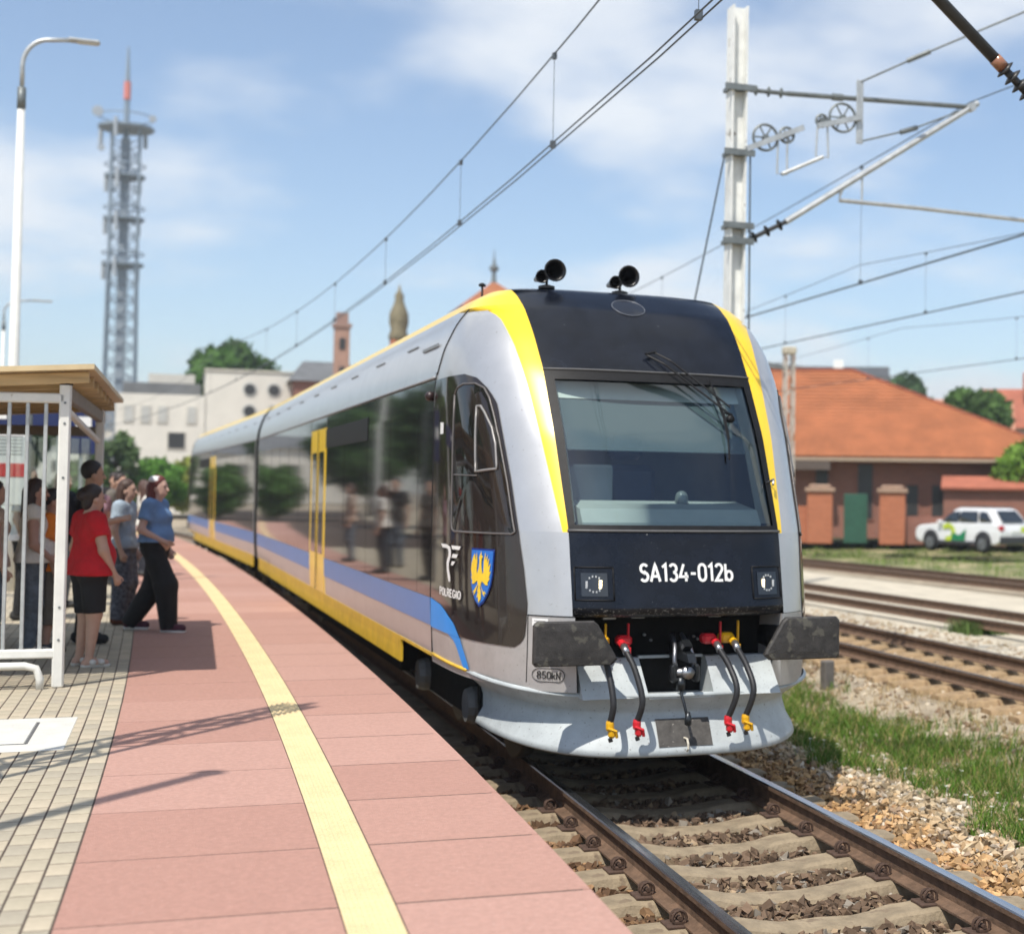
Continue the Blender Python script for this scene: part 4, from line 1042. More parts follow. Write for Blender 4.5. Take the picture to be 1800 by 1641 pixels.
# second car: the same parts turned round, set on the bend
BEND = .030; piv = Vector((0, Y1+.29, 0)); ln = Y1+.29
pos = piv+Vector((-math.sin(BEND)*ln, math.cos(BEND)*ln, 0))
for o in CAR:
    if o.name.split('.')[0] in ('brake_hose', 'coupler', 'wiper', 'hose_clip'): continue
    c = copy_tree(o, train); c.location = pos; c.rotation_euler = (0, 0, PI+BEND)
    for ch in list(c.children):
        if 'lettering' in ch.name or ch.name.startswith(('operator_logo', 'load_', 'data_sticker', 'coat_of_arms')):
            for g2 in list(ch.children): bpy.data.objects.remove(g2)
            bpy.data.objects.remove(ch)

# ------------------------------------------------------------------ overhead line
def catmull(P_, n=8):
    P_ = [Vector(p) for p in P_]; q = []
    for i in range(len(P_)-1):
        p0, p1, p2, p3 = P_[max(i-1, 0)], P_[i], P_[i+1], P_[min(i+2, len(P_)-1)]
        for t in np.linspace(0, 1, n, endpoint=(i == len(P_)-2)): q.append(.5*((2*p1)+(p2-p0)*t+(2*p0-5*p1+4*p2-p3)*t*t+(3*p1-p0-3*p2+p3)*t**3))
    return q
def insulator(mb, a, b, n=4, r=.085, core=.03):
    a, b = Vector(a), Vector(b); d = (b-a).normalized()
    mb.tube([a, b], core, 8)
    for k in range(n):
        c = a+(b-a)*((k+.5)/n); mb.tube([c-d*.02, c, c+d*.012], r, 12, radii=[core*1.3, r, core*1.6])
def i_mast(name, label, x, y, top, group=None):
    t = thing(name, label, 'mast', (x, y, -.45), 0, group)
    mb = MB(); h = top+.45
    MB().box((-.095, 0, h/2), (.022, .24, h)).build('flange', mast_white, t); MB().box((.095, 0, h/2), (.022, .24, h)).build('flange', mast_white, t)
    MB().box((0, .0, h/2), (.166, .014, h)).build('web', mast_white, t)
    MB().box((0, 0, .2), (.6, .6, .5), bevel=.03).build('foundation', concrete, t)
    return t
m1 = i_mast('catenary_mast', 'tall white steel catenary mast standing beside the train, with cantilever arms', 3.26, 8.0, 8.5)
def mp(name, mat, mb): # mast parts in world coordinates, moved into the mast's frame
    mb.v = [(a-3.26, b-8.0, c+.45) for a, b, c in mb.v]; return mb.build(name, mat, m1, smooth=False)
for z in (7.42, 6.57, 5.62, 5.42):
    mb = MB(); mb.box((3.26, 8, z), (.28, .30, .05)); mb.box((3.26, 7.86, z), (.42, .03, .08)); mp('clamp_band', galv_dark, mb)
mb = MB(); insulator(mb, (3.42, 7.95, 7.42), (3.95, 7.95, 7.43), 3, .07); mp('insulator', galv_dark, mb)
mb = MB(); mb.tube([(3.95, 7.95, 7.43), (6.62, 7.95, 7.53)], .035, 8); mb.tube([(4.6, 7.95, 7.455), (4.75, 7.95, 7.46)], .05, 8); mp('top_tube', galv_dark, mb)
mb = MB(); insulator(mb, (3.42, 7.95, 5.45), (3.95, 7.95, 5.73), 3, .08); mp('insulator', dark_bar, mb)
mb = MB(); mb.tube([(3.95, 7.95, 5.73), (6.80, 7.95, 7.60)], .042, 8); mb.lathe([(.06, -.05), (.06, .05)], (6.70, 7.95, 7.53), 'Y', 10); mp('cantilever_strut', galv, mb)
mb = MB(); mb.tube([(4.75, 7.95, 6.22), (4.72, 7.95, 6.08), (5.9, 7.95, 6.07), (7.9, 7.95, 6.02)], .03, 8); mb.tube([(5.05, 7.95, 6.44), (5.05, 7.95, 6.08)], .015, 6); mp('steady_arm', galv, mb)
mb = MB(); mb.box((4.98, 7.9, 7.28), (.10, .03, .86), bevel=.01); mp('tension_plate', galv, mb)
mb = MB(); mb.tube([(4.98, 7.9, 7.68), (5.7, 7.4, 8.02), (9.5, 4.8, 9.7)], .014, 6); mb.tube([(5.5, 7.55, 7.93), (5.75, 7.37, 8.04)], .035, 8); mp('upper_tension_rod', galv_dark, mb)
mb = MB(); mb.tube([(4.98, 7.9, 6.88), (5.75, 7.92, 7.12), (6.75, 7.95, 7.56)], .014, 6); mb.tube([(5.6, 7.92, 7.07), (5.85, 7.92, 7.16)], .035, 8); mp('lower_tension_rod', galv_dark, mb)
def wheel_ring(c, r, mb):
    c = Vector(c); ring = [c+Vector((math.cos(a)*r, 0, math.sin(a)*r)) for a in np.linspace(0, 2*PI, 25)]
    mb.tube(ring, .018, 6, cap=False)
    for a in np.linspace(0, PI, 4)[:-1]: mb.tube([c+Vector((math.cos(a)*r, 0, math.sin(a)*r)), c-Vector((math.cos(a)*r, 0, math.sin(a)*r))], .012, 5)
    mb.lathe([(.04, -.04), (.04, .04)], c, 'Y', 10)
for c, r in (((4.72, 7.88, 7.17), .19), ((4.42, 7.88, 7.10), .08), ((3.62, 7.88, 6.80), .17), ((3.92, 7.88, 6.86), .10)):
    mb = MB(); wheel_ring(c, r, mb); mp('pulley_wheel', galv_dark, mb)
mb = MB(); mb.bar((4.35, 7.86, 7.02), (4.98, 7.86, 7.20), .05, .07); mb.bar((3.35, 7.86, 6.62), (4.15, 7.86, 6.98), .05, .07); mp('pulley_bracket', galv, mb)
mb = MB(); mb.tube([(4.36, 7.88, 7.05), (4.34, 7.88, 6.62), (4.52, 7.88, 6.62), (4.50, 7.88, 7.05)], .014, 6); mb.tube([(3.80, 7.88, 6.86), (3.79, 7.88, 6.34), (3.93, 7.88, 6.34), (3.93, 7.88, 6.86)], .014, 6); mb.tube([(3.86, 7.88, 6.34), (4.44, 7.88, 6.62)], .03, 6); mp('tension_yoke', galv, mb)
mb = MB(); mb.tube([(3.08, 7.9, 6.60), (2.2, 9.5, -.4)], .012, 6); mb.tube([(3.42, 7.9, 6.6), (3.46, 7.9, 0)], .012, 6); mp('guy_wire', wire_mat, mb)
# near mast, out of the picture to the right, carries the dark strut and brown insulator
m2 = i_mast('catenary_mast', 'catenary mast with dark diagonal cantilever strut and brown ribbed insulator above the near track', 3.42, 0.0, 8.6)
def mp2(name, mat, mb): mb.v = [(a-3.42, b, c+.45) for a, b, c in mb.v]; return mb.build(name, mat, m2, smooth=True)
mb = MB(); mb.tube([(2.405, 0, 5.545), (0.05, 0, 7.47)], .046, 12); mp2('cantilever_strut', dark_bar, mb)
mb = MB(); mb.lathe([(.05, -.05), (.055, .0), (.05, .05)], (0, 0, 0), 'Z', 10); mb.v = []; mb.f = []; mb.mi = []
d_ = Vector((2.405-0.05, 0, 5.545-7.47)).normalized(); a = Vector((2.405, 0, 5.545))
mb.tube([a, a+d_*.10], .052, 10); mp2('insulator_cap', insul_brown, mb)
mb = MB(); mb.tube([a+d_*.40, a+d_*.52], .05, 10); mp2('insulator_cap', insul_brown, mb)
mb = MB(); insulator(mb, a+d_*.08, a+d_*.42, 4, .082, .032); mp2('insulator', dark_bar, mb)
mb = MB(); mb.tube([a+d_*.52, Vector((3.35, 0, 4.78))], .035, 8); mp2('strut_end', galv_dark, mb)
mb = MB(); mb.tube([(3.35, 0, 7.62), (0.0, 0, 7.50)], .03, 8); mp2('top_tube', galv_dark, mb)
mb = MB(); mb.box((3.42, 0, 4.78), (.28, .30, .05)); mp2('clamp_band', galv_dark, mb)
def line_wire(label, pf, zc, zm, s0, s1, drops, twin=True, sup=0.0, group=None):
    """one catenary: sagging messenger, contact wires and droppers; pf(s, off) gives the line"""
    t = thing('overhead_wire', label, 'overhead wire', (0, 0, 0), 0, group)
    span = 55.0
    def zmes(s): u = ((s-sup) % span)/span; return zm - .75*4*u*(1-u)
    sv = list(np.arange(s0, s1, 2.5))
    MB().tube([(*pf(s, 0)[:2], zmes(s)) for s in sv], .0085, 6).build('messenger_wire', wire_mat, t)
    for o_ in ((-.03, .03) if twin else (0,)): MB().tube([(*pf(s, o_)[:2], zc) for s in sv[::2]], .0075, 6).build('contact_wire', wire_mat, t)
    for s in drops:
        x, y, h = pf(s, 0); mb = MB(); mb.tube([(x, y, zc), (x, y, zmes(s))], .0035, 5); mb.box((x, y, zc+.02), (.05, .05, .07)); mb.box((x, y, zmes(s)-.02), (.04, .05, .06)); mb.build('dropper', wire_mat, t)
    return t
line_wire('overhead wires with droppers above the train', lambda s, o_: path(s, o_-.02), 5.56, 7.06, -14, 90, [-8, -4, 0, 4.3, 9.0, 15, 21, 27, 33, 40, 47], sup=-55.0+100)
def st(x0, head): return lambda s, o_: (x0+o_*math.cos(head)-s*math.sin(head), s*math.cos(head)+o_*math.sin(head), head)
line_wire('overhead wires held by the arm of the white mast', st(6.72, 0.0), 5.55, 7.62, -12, 110, [-6, 0, 3.2, 11.5, 16.5, 22, 28, 35, 42], sup=8.0)
line_wire('overhead wires above the siding in pale gravel', st(11.3, .03), 5.9, 7.3, -10, 120, [6, 12, 17, 24, 32, 40, 50], sup=20)
line_wire('overhead wires above the siding by the grass', st(18.6, .06), 5.8, 7.2, -10, 140, [16, 24, 32, 40, 50, 60], sup=30)
# far gantry pole behind the nose of the train
t = thing('catenary_mast', 'slender rusty-white mast rising in front of the orange tiled roof', 'mast', (11.95, 27.0, -1.35))
mb = MB()
for sx in (-.14, .14):
    for sy in (-.1, .1): mb.bar((sx, sy, 0), (sx*.75, sy, 7.3), .05)
for k_ in range(14): mb.bar((-.14, -.1, k_*.5+.1), (.14, -.1, k_*.5+.55), .03)
mb.build('lattice', M('rust_white', (.50, .46, .40), .8, 0, .25, 6, dirt=((.3, .17, .1), 5, .58)), t)
MB().box((0, 0, 7.4), (.34, .3, .2), bevel=.03).build('cap', M('mast_cap', (.5, .45, .35), .8), t)
mb = MB(); mb.tube([(0, 0, 6.9), (-2.2, 0, 7.0)], .03, 6); mb.build('arm', galv_dark, t)

# ------------------------------------------------------------------ platform furniture
def lamp_post(label, x, y, z0, h, reach, ang=0.0, r=.085, group=None):
    t = thing('street_lamp', label, 'street lamp', (x, y, z0), ang, group)
    MB().tube([(0, 0, 0), (0, 0, 1.3), (0, 0, 1.45), (0, 0, h-1.0)], r, 14, radii=[r*1.45, r*1.3, r, r*.62]).build('pole', white_steel, t, smooth=True)
    mb = MB(); mb.tube([(0, 0, h-1.1), (0, 0, h-.78)], .062, 10); mb.build('sleeve', galv_dark, t, smooth=True)
    mb = MB(); mb.tube([(0, 0, h-.8), (0, 0, h-.45)]+[(reach*.36*(1-math.cos(a)), 0, h-.45+.42*math.sin(a)) for a in np.linspace(.15, PI/2, 8)]+[(reach*.62, 0, h)], .034, 10); mb.build('arm', galv, t, smooth=True)
    mb = MB(); mb.box((reach*.82, 0, h+.005), (reach*.42, .16, .05), bevel=.02); mb.box((reach*.66, 0, h+.005), (reach*.14, .09, .075), bevel=.02); hd_ = mb.build('lamp_head', galv, t)
    MB().box((reach*.86, 0, h-.024), (reach*.28, .12, .014)).build('lamp_glass', pale_concrete, hd_)
    return t
lamp_post('white lamp post with curved grey arm rising behind the shelter', -5.79, 14.0, PZ, 8.20, 1.02)
lamp_post('distant lamp post with curved arm between the near lamp and the lattice tower', -9.4, 47.0, PZ, 8.0, 1.5)
t = thing('plain_pole', 'plain white pole standing on the pavers short of the shelter', 'pole', (-6.38, -5.0, PZ))  # unseen pole, inferred from its thin shadow on the slabs
MB().tube([(0, 0, 0), (0, 0, 8.0)], .07, 12, radii=[.09, .055]).build('shaft', white_steel, t, smooth=True)
MB().lathe([(.07, 7.98), (.09, 8.03), (.03, 8.1)], (0, 0, 0), 'Z', 10).build('finial', galv, t)
# lattice mast short of the shelter, seen by its shadow on the slabs
t = thing('lattice_mast', 'lattice steel mast on the pavers, throwing its laddered shadow over the slabs', 'mast', (-5.62, -2.39, PZ))
mb = MB()
for sx in (-1, 1):
    for sy in (-1, 1): mb.bar((sx*.20, sy*.20, 0), (sx*.09, sy*.09, 7.8), .055)
for k_ in range(13):
    z0, z1 = k_*.6, k_*.6+.6; w0, w1 = .20-.11*z0/7.8, .20-.11*z1/7.8; s_ = 1 if k_ % 2 else -1
    for q in (-1, 1): mb.bar((s_*w0, q*w0, z0), (-s_*w1, q*w1, z1), .03); mb.bar((q*w0, s_*w0, z0), (q*w1, -s_*w1, z1), .03)
mb.build('lattice', galv, t)
MB().box((0, 0, .1), (.6, .6, .25), bevel=.02).build('base', concrete, t)

t = thing('catenary_mast', 'distant thin grey mast with a side arm between the near lamp post and the tower', 'mast', (-9.2, 38.0, PZ))
MB().tube([(0, 0, 0), (0, 0, 6.9)], .07, 8).build('pole', galv_dark, t)
MB().tube([(0, 0, 6.4), (-1.9, 0, 6.4)], .04, 6).build('arm', galv_dark, t)
MB().tube([(-.6, 0, 6.4), (0, 0, 5.4)], .025, 6).build('brace', galv_dark, t)

# waiting shelter
tan_roof = M('tan_polycarbonate', (.62, .49, .29), .5, 0, .12, 3, stretch=(1, .1, 1))
wood = M('varnished_wood', (.52, .38, .20), .6, 0, .25, 4, stretch=(.3, 4, 4))
beam_mat = M('grey_brown_beam', (.20, .17, .14), .6, 0, .15)
sh_ = thing('waiting_shelter', 'white framed platform shelter with tan roof and barred end panel', 'shelter', (0, 0, PZ))
H = 2.38
def sbar(name, a, b, w, mat, h=None): return MB().bar((a[0], a[1], a[2]-PZ), (b[0], b[1], b[2]-PZ), w, h, bevel=min(w, h or w)*.15).build(name, mat, sh_)
for x, y in ((-4.29, 2.58), (-4.24, 6.75), (-5.75, 2.58), (-5.72, 6.75)):
    p_ = sbar('post', (x, y, PZ), (x, y, 2.93), .085, white_steel)
    if (x, y) == (-4.29, 2.58):
        MB().box((x, y, 2.955-PZ), (.10, .10, .10), bevel=.02).build('post_cap', black_rubber, p_)
        mb = MB()
        for z in (2.78, 2.62, 2.2, 1.2, .95): mb.lathe([(.010, -.047), (.010, -.043), (.004, -.0425)], (x, y, z-PZ), 'Y', 8)
        mb.build('bolt', galv_dark, p_)
sbar('top_rail', (-5.75, 2.575, 2.80), (-4.29, 2.575, 2.815), .075, white_steel)
sbar('bottom_rail', (-5.75, 2.575, .845), (-4.29, 2.575, .845), .07, white_steel)
for k_ in range(10):
    x = -4.425-.128*k_; sbar('bar', (x, 2.575, .86), (x, 2.575, 2.79), .028, galv)
mb = MB(); mb.tube([(-5.3, 2.50, .18), (-4.52, 2.50, .18), (-4.44, 2.50, .16), (-4.41, 2.50, .08), (-4.41, 2.50, 0)], .03, 8); mb.build('foot_rail', white_steel, sh_, smooth=True)
# sloping roof: sheet, purlins, side beams
mb = MB(); mb.add([(-4.08, 2.38, 2.46), (-4.04, 7.3, 2.46), (-6.3, 7.3, 2.30), (-6.3, 2.38, 2.30), (-4.08, 2.38, 2.50), (-4.04, 7.3, 2.50), (-6.3, 7.3, 2.34), (-6.3, 2.38, 2.34)], [(0, 3, 2, 1), (4, 5, 6, 7), (0, 1, 5, 4), (1, 2, 6, 5), (2, 3, 7, 6), (3, 0, 4, 7)]); mb.build('roof_sheet', tan_roof, sh_)
for y in np.linspace(2.55, 7.1, 8): sbar('purlin', (-6.25, y, 2.83), (-4.12, y, 2.985), .05, wood, .09)
sbar('side_beam', (-4.29, 2.62, 2.86), (-4.24, 7.2, 2.86), .06, beam_mat, .12)
sbar('side_beam', (-5.74, 2.62, 2.76), (-5.70, 7.2, 2.76), .06, beam_mat, .12)
sbar('diagonal_brace', (-4.28, 2.66, 2.72), (-4.25, 6.6, 2.60), .05, white_steel)
sbar('cross_beam', (-5.72, 6.75, 2.70), (-4.24, 6.75, 2.70), .06, beam_mat, .10)
clear_pane = glass_mat('shelter_glass', (.82, .87, .87), .03)
bk = MB().box((-5.75, 4.66, 1.25), (.012, 4.0, 1.7)).build('back_pane', clear_pane, sh_)
mb = MB(); mb.box((-5.0, 6.78, 1.55), (1.35, .012, 1.0)); mb.build('end_pane', clear_pane, sh_)
# timetable board in the shelter
t = thing('timetable_board', 'white timetable board with red strip standing behind the bars of the shelter', 'notice board', (-5.32, 8.4, PZ))
for x in (-.27, .27): MB().tube([(x, 0, 0), (x, 0, 2.35)], .025, 8).build('leg', galv_dark, t)
MB().box((0, 0, 1.75), (.52, .04, .85), bevel=.01).build('panel', white_print, t)
MB().box((0, -.022, 1.72), (.50, .006, .15)).build('red_strip', M('notice_red', (.65, .05, .05), .6), t)
mb = MB()
for k_ in range(6): mb.box((0, -.022, 1.90+k_*.04), (.40, .004, .012))
mb.build('print_lines', M('grey_print2', (.35, .35, .35), .6), t)
# blue station sign beyond the shelter
sign_blue = M('sign_blue', (.012, .022, .095), .4, 0, .06)
t = thing('platform_sign', 'dark blue platform sign with white panel on a grey post past the shelter', 'sign', (-5.02, 17.0, PZ))
MB().tube([(0, 0, 0), (0, 0, 3.2)], .035, 10).build('post', galv, t)
MB().box((.03, -.05, 2.55), (.42, .04, .95), bevel=.01).build('panel', sign_blue, t)
MB().box((.03, -.075, 2.60), (.24, .008, .20), bevel=.003).build('pictogram', white_print, t)
t = thing('station_nameboard', 'long dark blue nameboard on two posts behind the shelter', 'sign', (-5.9, 12.0, PZ))
for x in (-.8, .9): MB().tube([(x, 0, 0), (x, 0, 2.62)], .035, 8).build('post', galv, t)
MB().box((.05, -.05, 2.45), (2.1, .04, .34), bevel=.01).build('panel', sign_blue, t)
MB().box((-.2, -.074, 2.47), (.9, .006, .08)).build('white_band', white_print, t)
t = thing('marker_post', 'short dark grey concrete marker post in the dry grass beside the track', 'post', (4.47, 7.6, -.55), .2)
MB().box((0, 0, .26), (.15, .13, .62), bevel=.015).build('post', M('dark_marker', (.13, .12, .11), .9, 0, .2), t)

# ------------------------------------------------------------------ buildings
plaster = M('cream_plaster', (.70, .67, .60), .9, 0, .06, .5)
plaster_b = M('warm_plaster', (.60, .57, .50), .9, 0, .06, .5)
win_dark = M('far_window_glass', (.045, .045, .045), .3, 0, .2, 1, spec=.3)
win_grey = M('far_window_blind', (.50, .50, .47), .5, 0, .1, 1)
roof_dark = M('dark_sheet_roof', (.13, .135, .14), .7, 0, .2, 1)
def tile_mat(name, col, dirv):
    m = M(name, col, .85, 0, .16, .8, 0)
    nt = m.node_tree; b = nt.nodes['Principled BSDF']; tc = [n for n in nt.nodes if n.type == 'TEX_COORD'][0]
    wv = nt.nodes.new('ShaderNodeTexWave'); wv.bands_direction = 'Z'; wv.inputs['Scale'].default_value = 1.5; wv.inputs['Distortion'].default_value = .3; wv.wave_profile = 'SAW'
    nt.links.new(tc.outputs['Object'], wv.inputs['Vector']); bp = nt.nodes.new('ShaderNodeBump'); bp.inputs['Strength'].default_value = .8; bp.inputs['Distance'].default_value = .08
    nt.links.new(wv.outputs['Fac'], bp.inputs['Height']); nt.links.new(bp.outputs[0], b.inputs['Normal']); return m
tiles = tile_mat('orange_roof_tiles', (.40, .145, .060), 'Z')
tiles_red = tile_mat('red_roof_tiles', (.36, .115, .065), 'Z')
def brick_mat(name, c1, c2, mortar):
    m = bpy.data.materials.new(name); m.use_nodes = True; nt = m.node_tree; b = nt.nodes['Principled BSDF']
    tc = nt.nodes.new('ShaderNodeTexCoord'); br = nt.nodes.new('ShaderNodeTexBrick'); br.inputs['Scale'].default_value = 1.0
    mp_ = nt.nodes.new('ShaderNodeMapping'); mp_.inputs['Rotation'].default_value = (PI/2, 0, 0)
    nt.links.new(tc.outputs['Object'], mp_.inputs[0]); nt.links.new(mp_.outputs[0], br.inputs['Vector'])
    br.inputs['Color1'].default_value = (*c1, 1); br.inputs['Color2'].default_value = (*c2, 1); br.inputs['Mortar'].default_value = (*mortar, 1)
    br.inputs['Brick Width'].default_value = .26; br.inputs['Row Height'].default_value = .075; br.inputs['Mortar Size'].default_value = .008
    nt.links.new(br.outputs[0], b.inputs['Base Color']); b.inputs['Roughness'].default_value = .9; MATS[name] = m; return m
brick_or = brick_mat('orange_brick', (.46, .150, .070), (.38, .115, .050), (.36, .18, .11))
brick_rd = brick_mat('dark_red_brick', (.28, .10, .065), (.22, .08, .055), (.24, .18, .14))
def bpart(mb, name, mat, parent): return mb.build(name, mat, parent)
def window(parent, x, z, w_, h, y=-.03, mat=None, frame=None):
    f = MB().box((x, y, z), (w_+.16, .06, h+.16)).build('window', frame or plaster_b, parent)
    MB().box((x, y-.035, z), (w_, .02, h)).build('pane', mat or win_dark, f); return f
# pale office block at the end of the line
of = thing('office_building', 'pale cream office block with dark set-back top storey behind the train', 'building', (0, 100, .2))
bpart(MB().box((-4.9, 6, 4.15), (5.9, 12, 8.3)), 'wall', plaster, of)
bpart(MB().box((2.6, 5.5, 5.05), (9.2, 11, 10.1)), 'wall', plaster, of)
bpart(MB().box((-4.9, 7, 8.75), (5.2, 9, 1.0)), 'top_storey', roof_dark, of)
bpart(MB().box((-4.3, 8.5, 9.7), (3.2, 5, .9)), 'roof_house', plaster_b, of)
bpart(MB().box((2.6, 5.5, 10.16), (9.4, 11.2, .12)), 'roof_edge', plaster_b, of)
for x, z in ((.95, 8.85), (2.6, 8.85), (.95, 7.3), (2.6, 7.3)):
    mb = MB(); mb.lathe([(.52, -.05), (.52, -.02)], (x, 0, z), 'Y', 20); f = mb.build('window', win_grey, of)
    mb = MB(); mb.lathe([(.38, -.09), (.38, -.055)], (x, 0, z), 'Y', 20); mb.build('pane', win_dark, f)
window(of, -3.85, 5.1, 1.1, 1.1)
for x in (-7.0, -5.9, -4.8, -2.9): window(of, x, 6.9, .55, 1.1, mat=win_grey)
for x in (-7.0, -5.9, -4.8, -2.7): window(of, x, 3.2, .55, 1.2, mat=win_grey)
for x in (-1.2, .2, 1.6): window(of, x, 4.2, .6, 1.2, mat=win_grey)
# station buildings whose turrets stand above the roof of the train
stn = thing('station_building', 'red brick station building with grey roof and small square tower', 'building', (6.3, 97, .2))
bpart(MB().box((0, 5, 4.7), (5.0, 10, 9.4)), 'wall', brick_rd, stn)
mb = MB(); mb.add([(-2.9, -.3, 9.4), (2.9, -.3, 9.4), (2.9, 10.3, 9.4), (-2.9, 10.3, 9.4), (-1.6, 5, 11.2), (1.6, 5, 11.2)], [(0, 1, 5, 4), (1, 2, 5), (2, 3, 4, 5), (3, 0, 4), (0, 3, 2, 1)]); bpart(mb, 'roof', roof_dark, stn)
MB().box((.55, -.8, 6.6), (1.0, 1.0, 13.2)).build('tower', M('pinkish_plaster', (.40, .24, .18), .9, 0, .12, 2), stn)
mb = MB(); mb.box((.55, -.8, 13.3), (1.25, 1.25, .25)); mb.box((.55, -.8, 13.8), (.8, .8, .8)); mb.build('tower_cap', M('tower_cap_brown', (.32, .20, .16), .8), stn)
for z in (8, 10, 12): MB().box((.55, -1.32, z), (.4, .06, .8)).build('window', win_dark, stn)
tu = thing('brick_turret', 'orange brick turret with mossy onion cap above the roof of the train', 'tower', (10.6, 95, .2))
MB().box((0, 0, 6.2), (1.1, 1.1, 12.4), bevel=.1).build('shaft', brick_or, tu)
MB().lathe([(.62, 12.3), (.72, 12.6), (.55, 13.0), (.68, 13.6), (.66, 14.2), (.42, 14.8), (.30, 15.2), (.34, 15.5), (.14, 15.8), (.03, 16.3)], (0, 0, 0), 'Z', 14).build('onion_cap', M('mossy_copper', (.20, .17, .10), .8, 0, .25, 3), tu, smooth=True)
MB().box((.0, -.57, 11.2), (.35, .06, 1.1)).build('window', win_dark, tu)
gb = MB().box((.9, .2, 11.6), (1.1, .8, 1.2)).build('gable', M('gable_green', (.14, .15, .10), .8), tu)
sp = thing('tiled_spire', 'orange tiled pyramid roof with dark finial peeping over the train', 'tower', (17.25, 95, .2))
MB().box((0, 0, 7.4), (5.0, 5.0, 14.8)).build('shaft', brick_or, sp)
mb = MB(); mb.add([(-2.8, -2.8, 14.7), (2.8, -2.8, 14.7), (2.8, 2.8, 14.7), (-2.8, 2.8, 14.7), (0, 0, 16.95)], [(0, 1, 4), (1, 2, 4), (2, 3, 4), (3, 0, 4), (0, 3, 2, 1)]); mb.build('roof', tiles, sp)
MB().lathe([(.28, 16.5), (.16, 17.2), (.14, 17.6), (.34, 17.75), (.34, 17.95), (.14, 18.1), (.05, 18.7), (.02, 19.2)], (0, 0, 0), 'Z', 10).build('finial', galv_dark, sp)
# telecom tower
tw = thing('telecom_tower', 'haze-tinted lattice telecom tower with antenna platforms and red-banded mast', 'tower', (-9.55, 150, 0))
tw_m = M('tower_haze_blue', (.24, .30, .36), .7, .2, .12, .5)  # the blue of distance haze is put into the tower's colour
mb = MB(); Ht = 37.8
wv_ = lambda z: 1.55-.012*z if z < 24 else 1.30
for sx in (-1, 1):
    for sy in (-1, 1): mb.bar((sx*wv_(0), sy*wv_(0), 0), (sx*wv_(24), sy*wv_(24), 24), .26); mb.bar((sx*1.3, sy*1.3, 24), (sx*1.3, sy*1.3, Ht), .24)
mb.build('leg_frame', tw_m, tw)
mb = MB()
for k_ in range(24):
    z0, z1 = k_*1.6, k_*1.6+1.6
    if z1 > Ht: break
    a, b = wv_(z0), wv_(z1)
    for q in (-1, 1):
        mb.bar((-a, q*a, z0), (b, q*b, z1), .10); mb.bar((a, q*a, z0), (-b, q*b, z1), .10)
        mb.bar((q*a, -a, z0), (q*b, b, z1), .10); mb.bar((-a, q*a, z0), (a, q*a, z0), .10)
mb.build('bracing', tw_m, tw)
MB().box((0, 0, 18.5), (.9, .9, 37), ).build('cable_riser', M('riser_grey', (.30, .35, .40), .8), tw)
for z, r_ in ((38.2, 2.7), (33.3, 1.95), (29.0, 1.95), (24.4, 2.0)):
    pf_ = MB().lathe([(r_, z-.25), (r_, z), (.3, z+.01)], (0, 0, 0), 'Z', 12).build('antenna_platform', tw_m, tw)
    mb = MB()
    mb.tube([(r_*math.cos(a), r_*math.sin(a), z+1.0) for a in np.linspace(0, 2*PI, 14)], .07, 5); mb.build('railing', tw_m, pf_)
    for a in (.9, 2.6, 4.4):
        MB().box(((r_+.15)*math.cos(a), (r_+.15)*math.sin(a), z-.6), (.3, .3, 1.9), a).build('panel_antenna', M('antenna_grey', (.34, .38, .42), .6), pf_)
for x, z, r_ in ((-2.6, 39.2, .55), (2.5, 38.9, .38), (-2.2, 35.6, .35)):
    MB().lathe([(r_*.4, .15), (r_*.9, -.05), (r_, -.3), (r_*.96, -.32)], (x, -1.4, z), 'Y', 16).build('dish', M('dish_grey', (.34, .38, .42), .8), tw)
MB().tube([(0, 0, 37), (0, 0, 41)], .26, 8).build('top_mast', tw_m, tw)
MB().tube([(0, 0, 41), (0, 0, 42.8)], .34, 8).build('red_band', M('mast_red', (.62, .20, .16), .7), tw)
MB().tube([(0, 0, 42.8), (0, 0, 46.4)], .20, 8, radii=[.24, .08]).build('top_mast', tw_m, tw)

# brick house, gateway and sheds across the tracks; local frames face the camera
def facing(px, d, z=0.0):
    a = YAW+math.atan((px-PPX)/F_PX); u = (px-PPX)/F_PX
    return (CAM[0]+d*(math.sin(YAW)+u*math.cos(YAW)), CAM[1]+d*(math.cos(YAW)-u*math.sin(YAW)), z), -a
loc, rz = facing(1550, 64, .3)
hs = thing('brick_house', 'red brick house with large orange tiled hip roof across the tracks', 'house', loc, rz)
MB().box((-1.0, 5.9, 1.9), (17.0, 10, 3.8)).build('wall', brick_rd, hs)
E0 = 3.55
mb = MB(); mb.add([(-10.5, -.1, E0), (8.6, -.1, E0), (8.6, 11.5, E0), (-10.5, 11.5, E0), (-8.5, 5.4, 7.72), (-1.35, 5.4, 7.72), (-10.5, -.1, E0-.22), (8.6, -.1, E0-.22), (8.6, 11.5, E0-.22), (-10.5, 11.5, E0-.22)],
                  [(0, 1, 5, 4), (1, 2, 5), (2, 3, 4, 5), (3, 0, 4), (6, 7, 1, 0), (7, 8, 2, 1), (8, 9, 3, 2), (9, 6, 0, 3), (6, 9, 8, 7)])
rf_ = mb.build('roof', tiles, hs)
mb = MB(); nco = 24
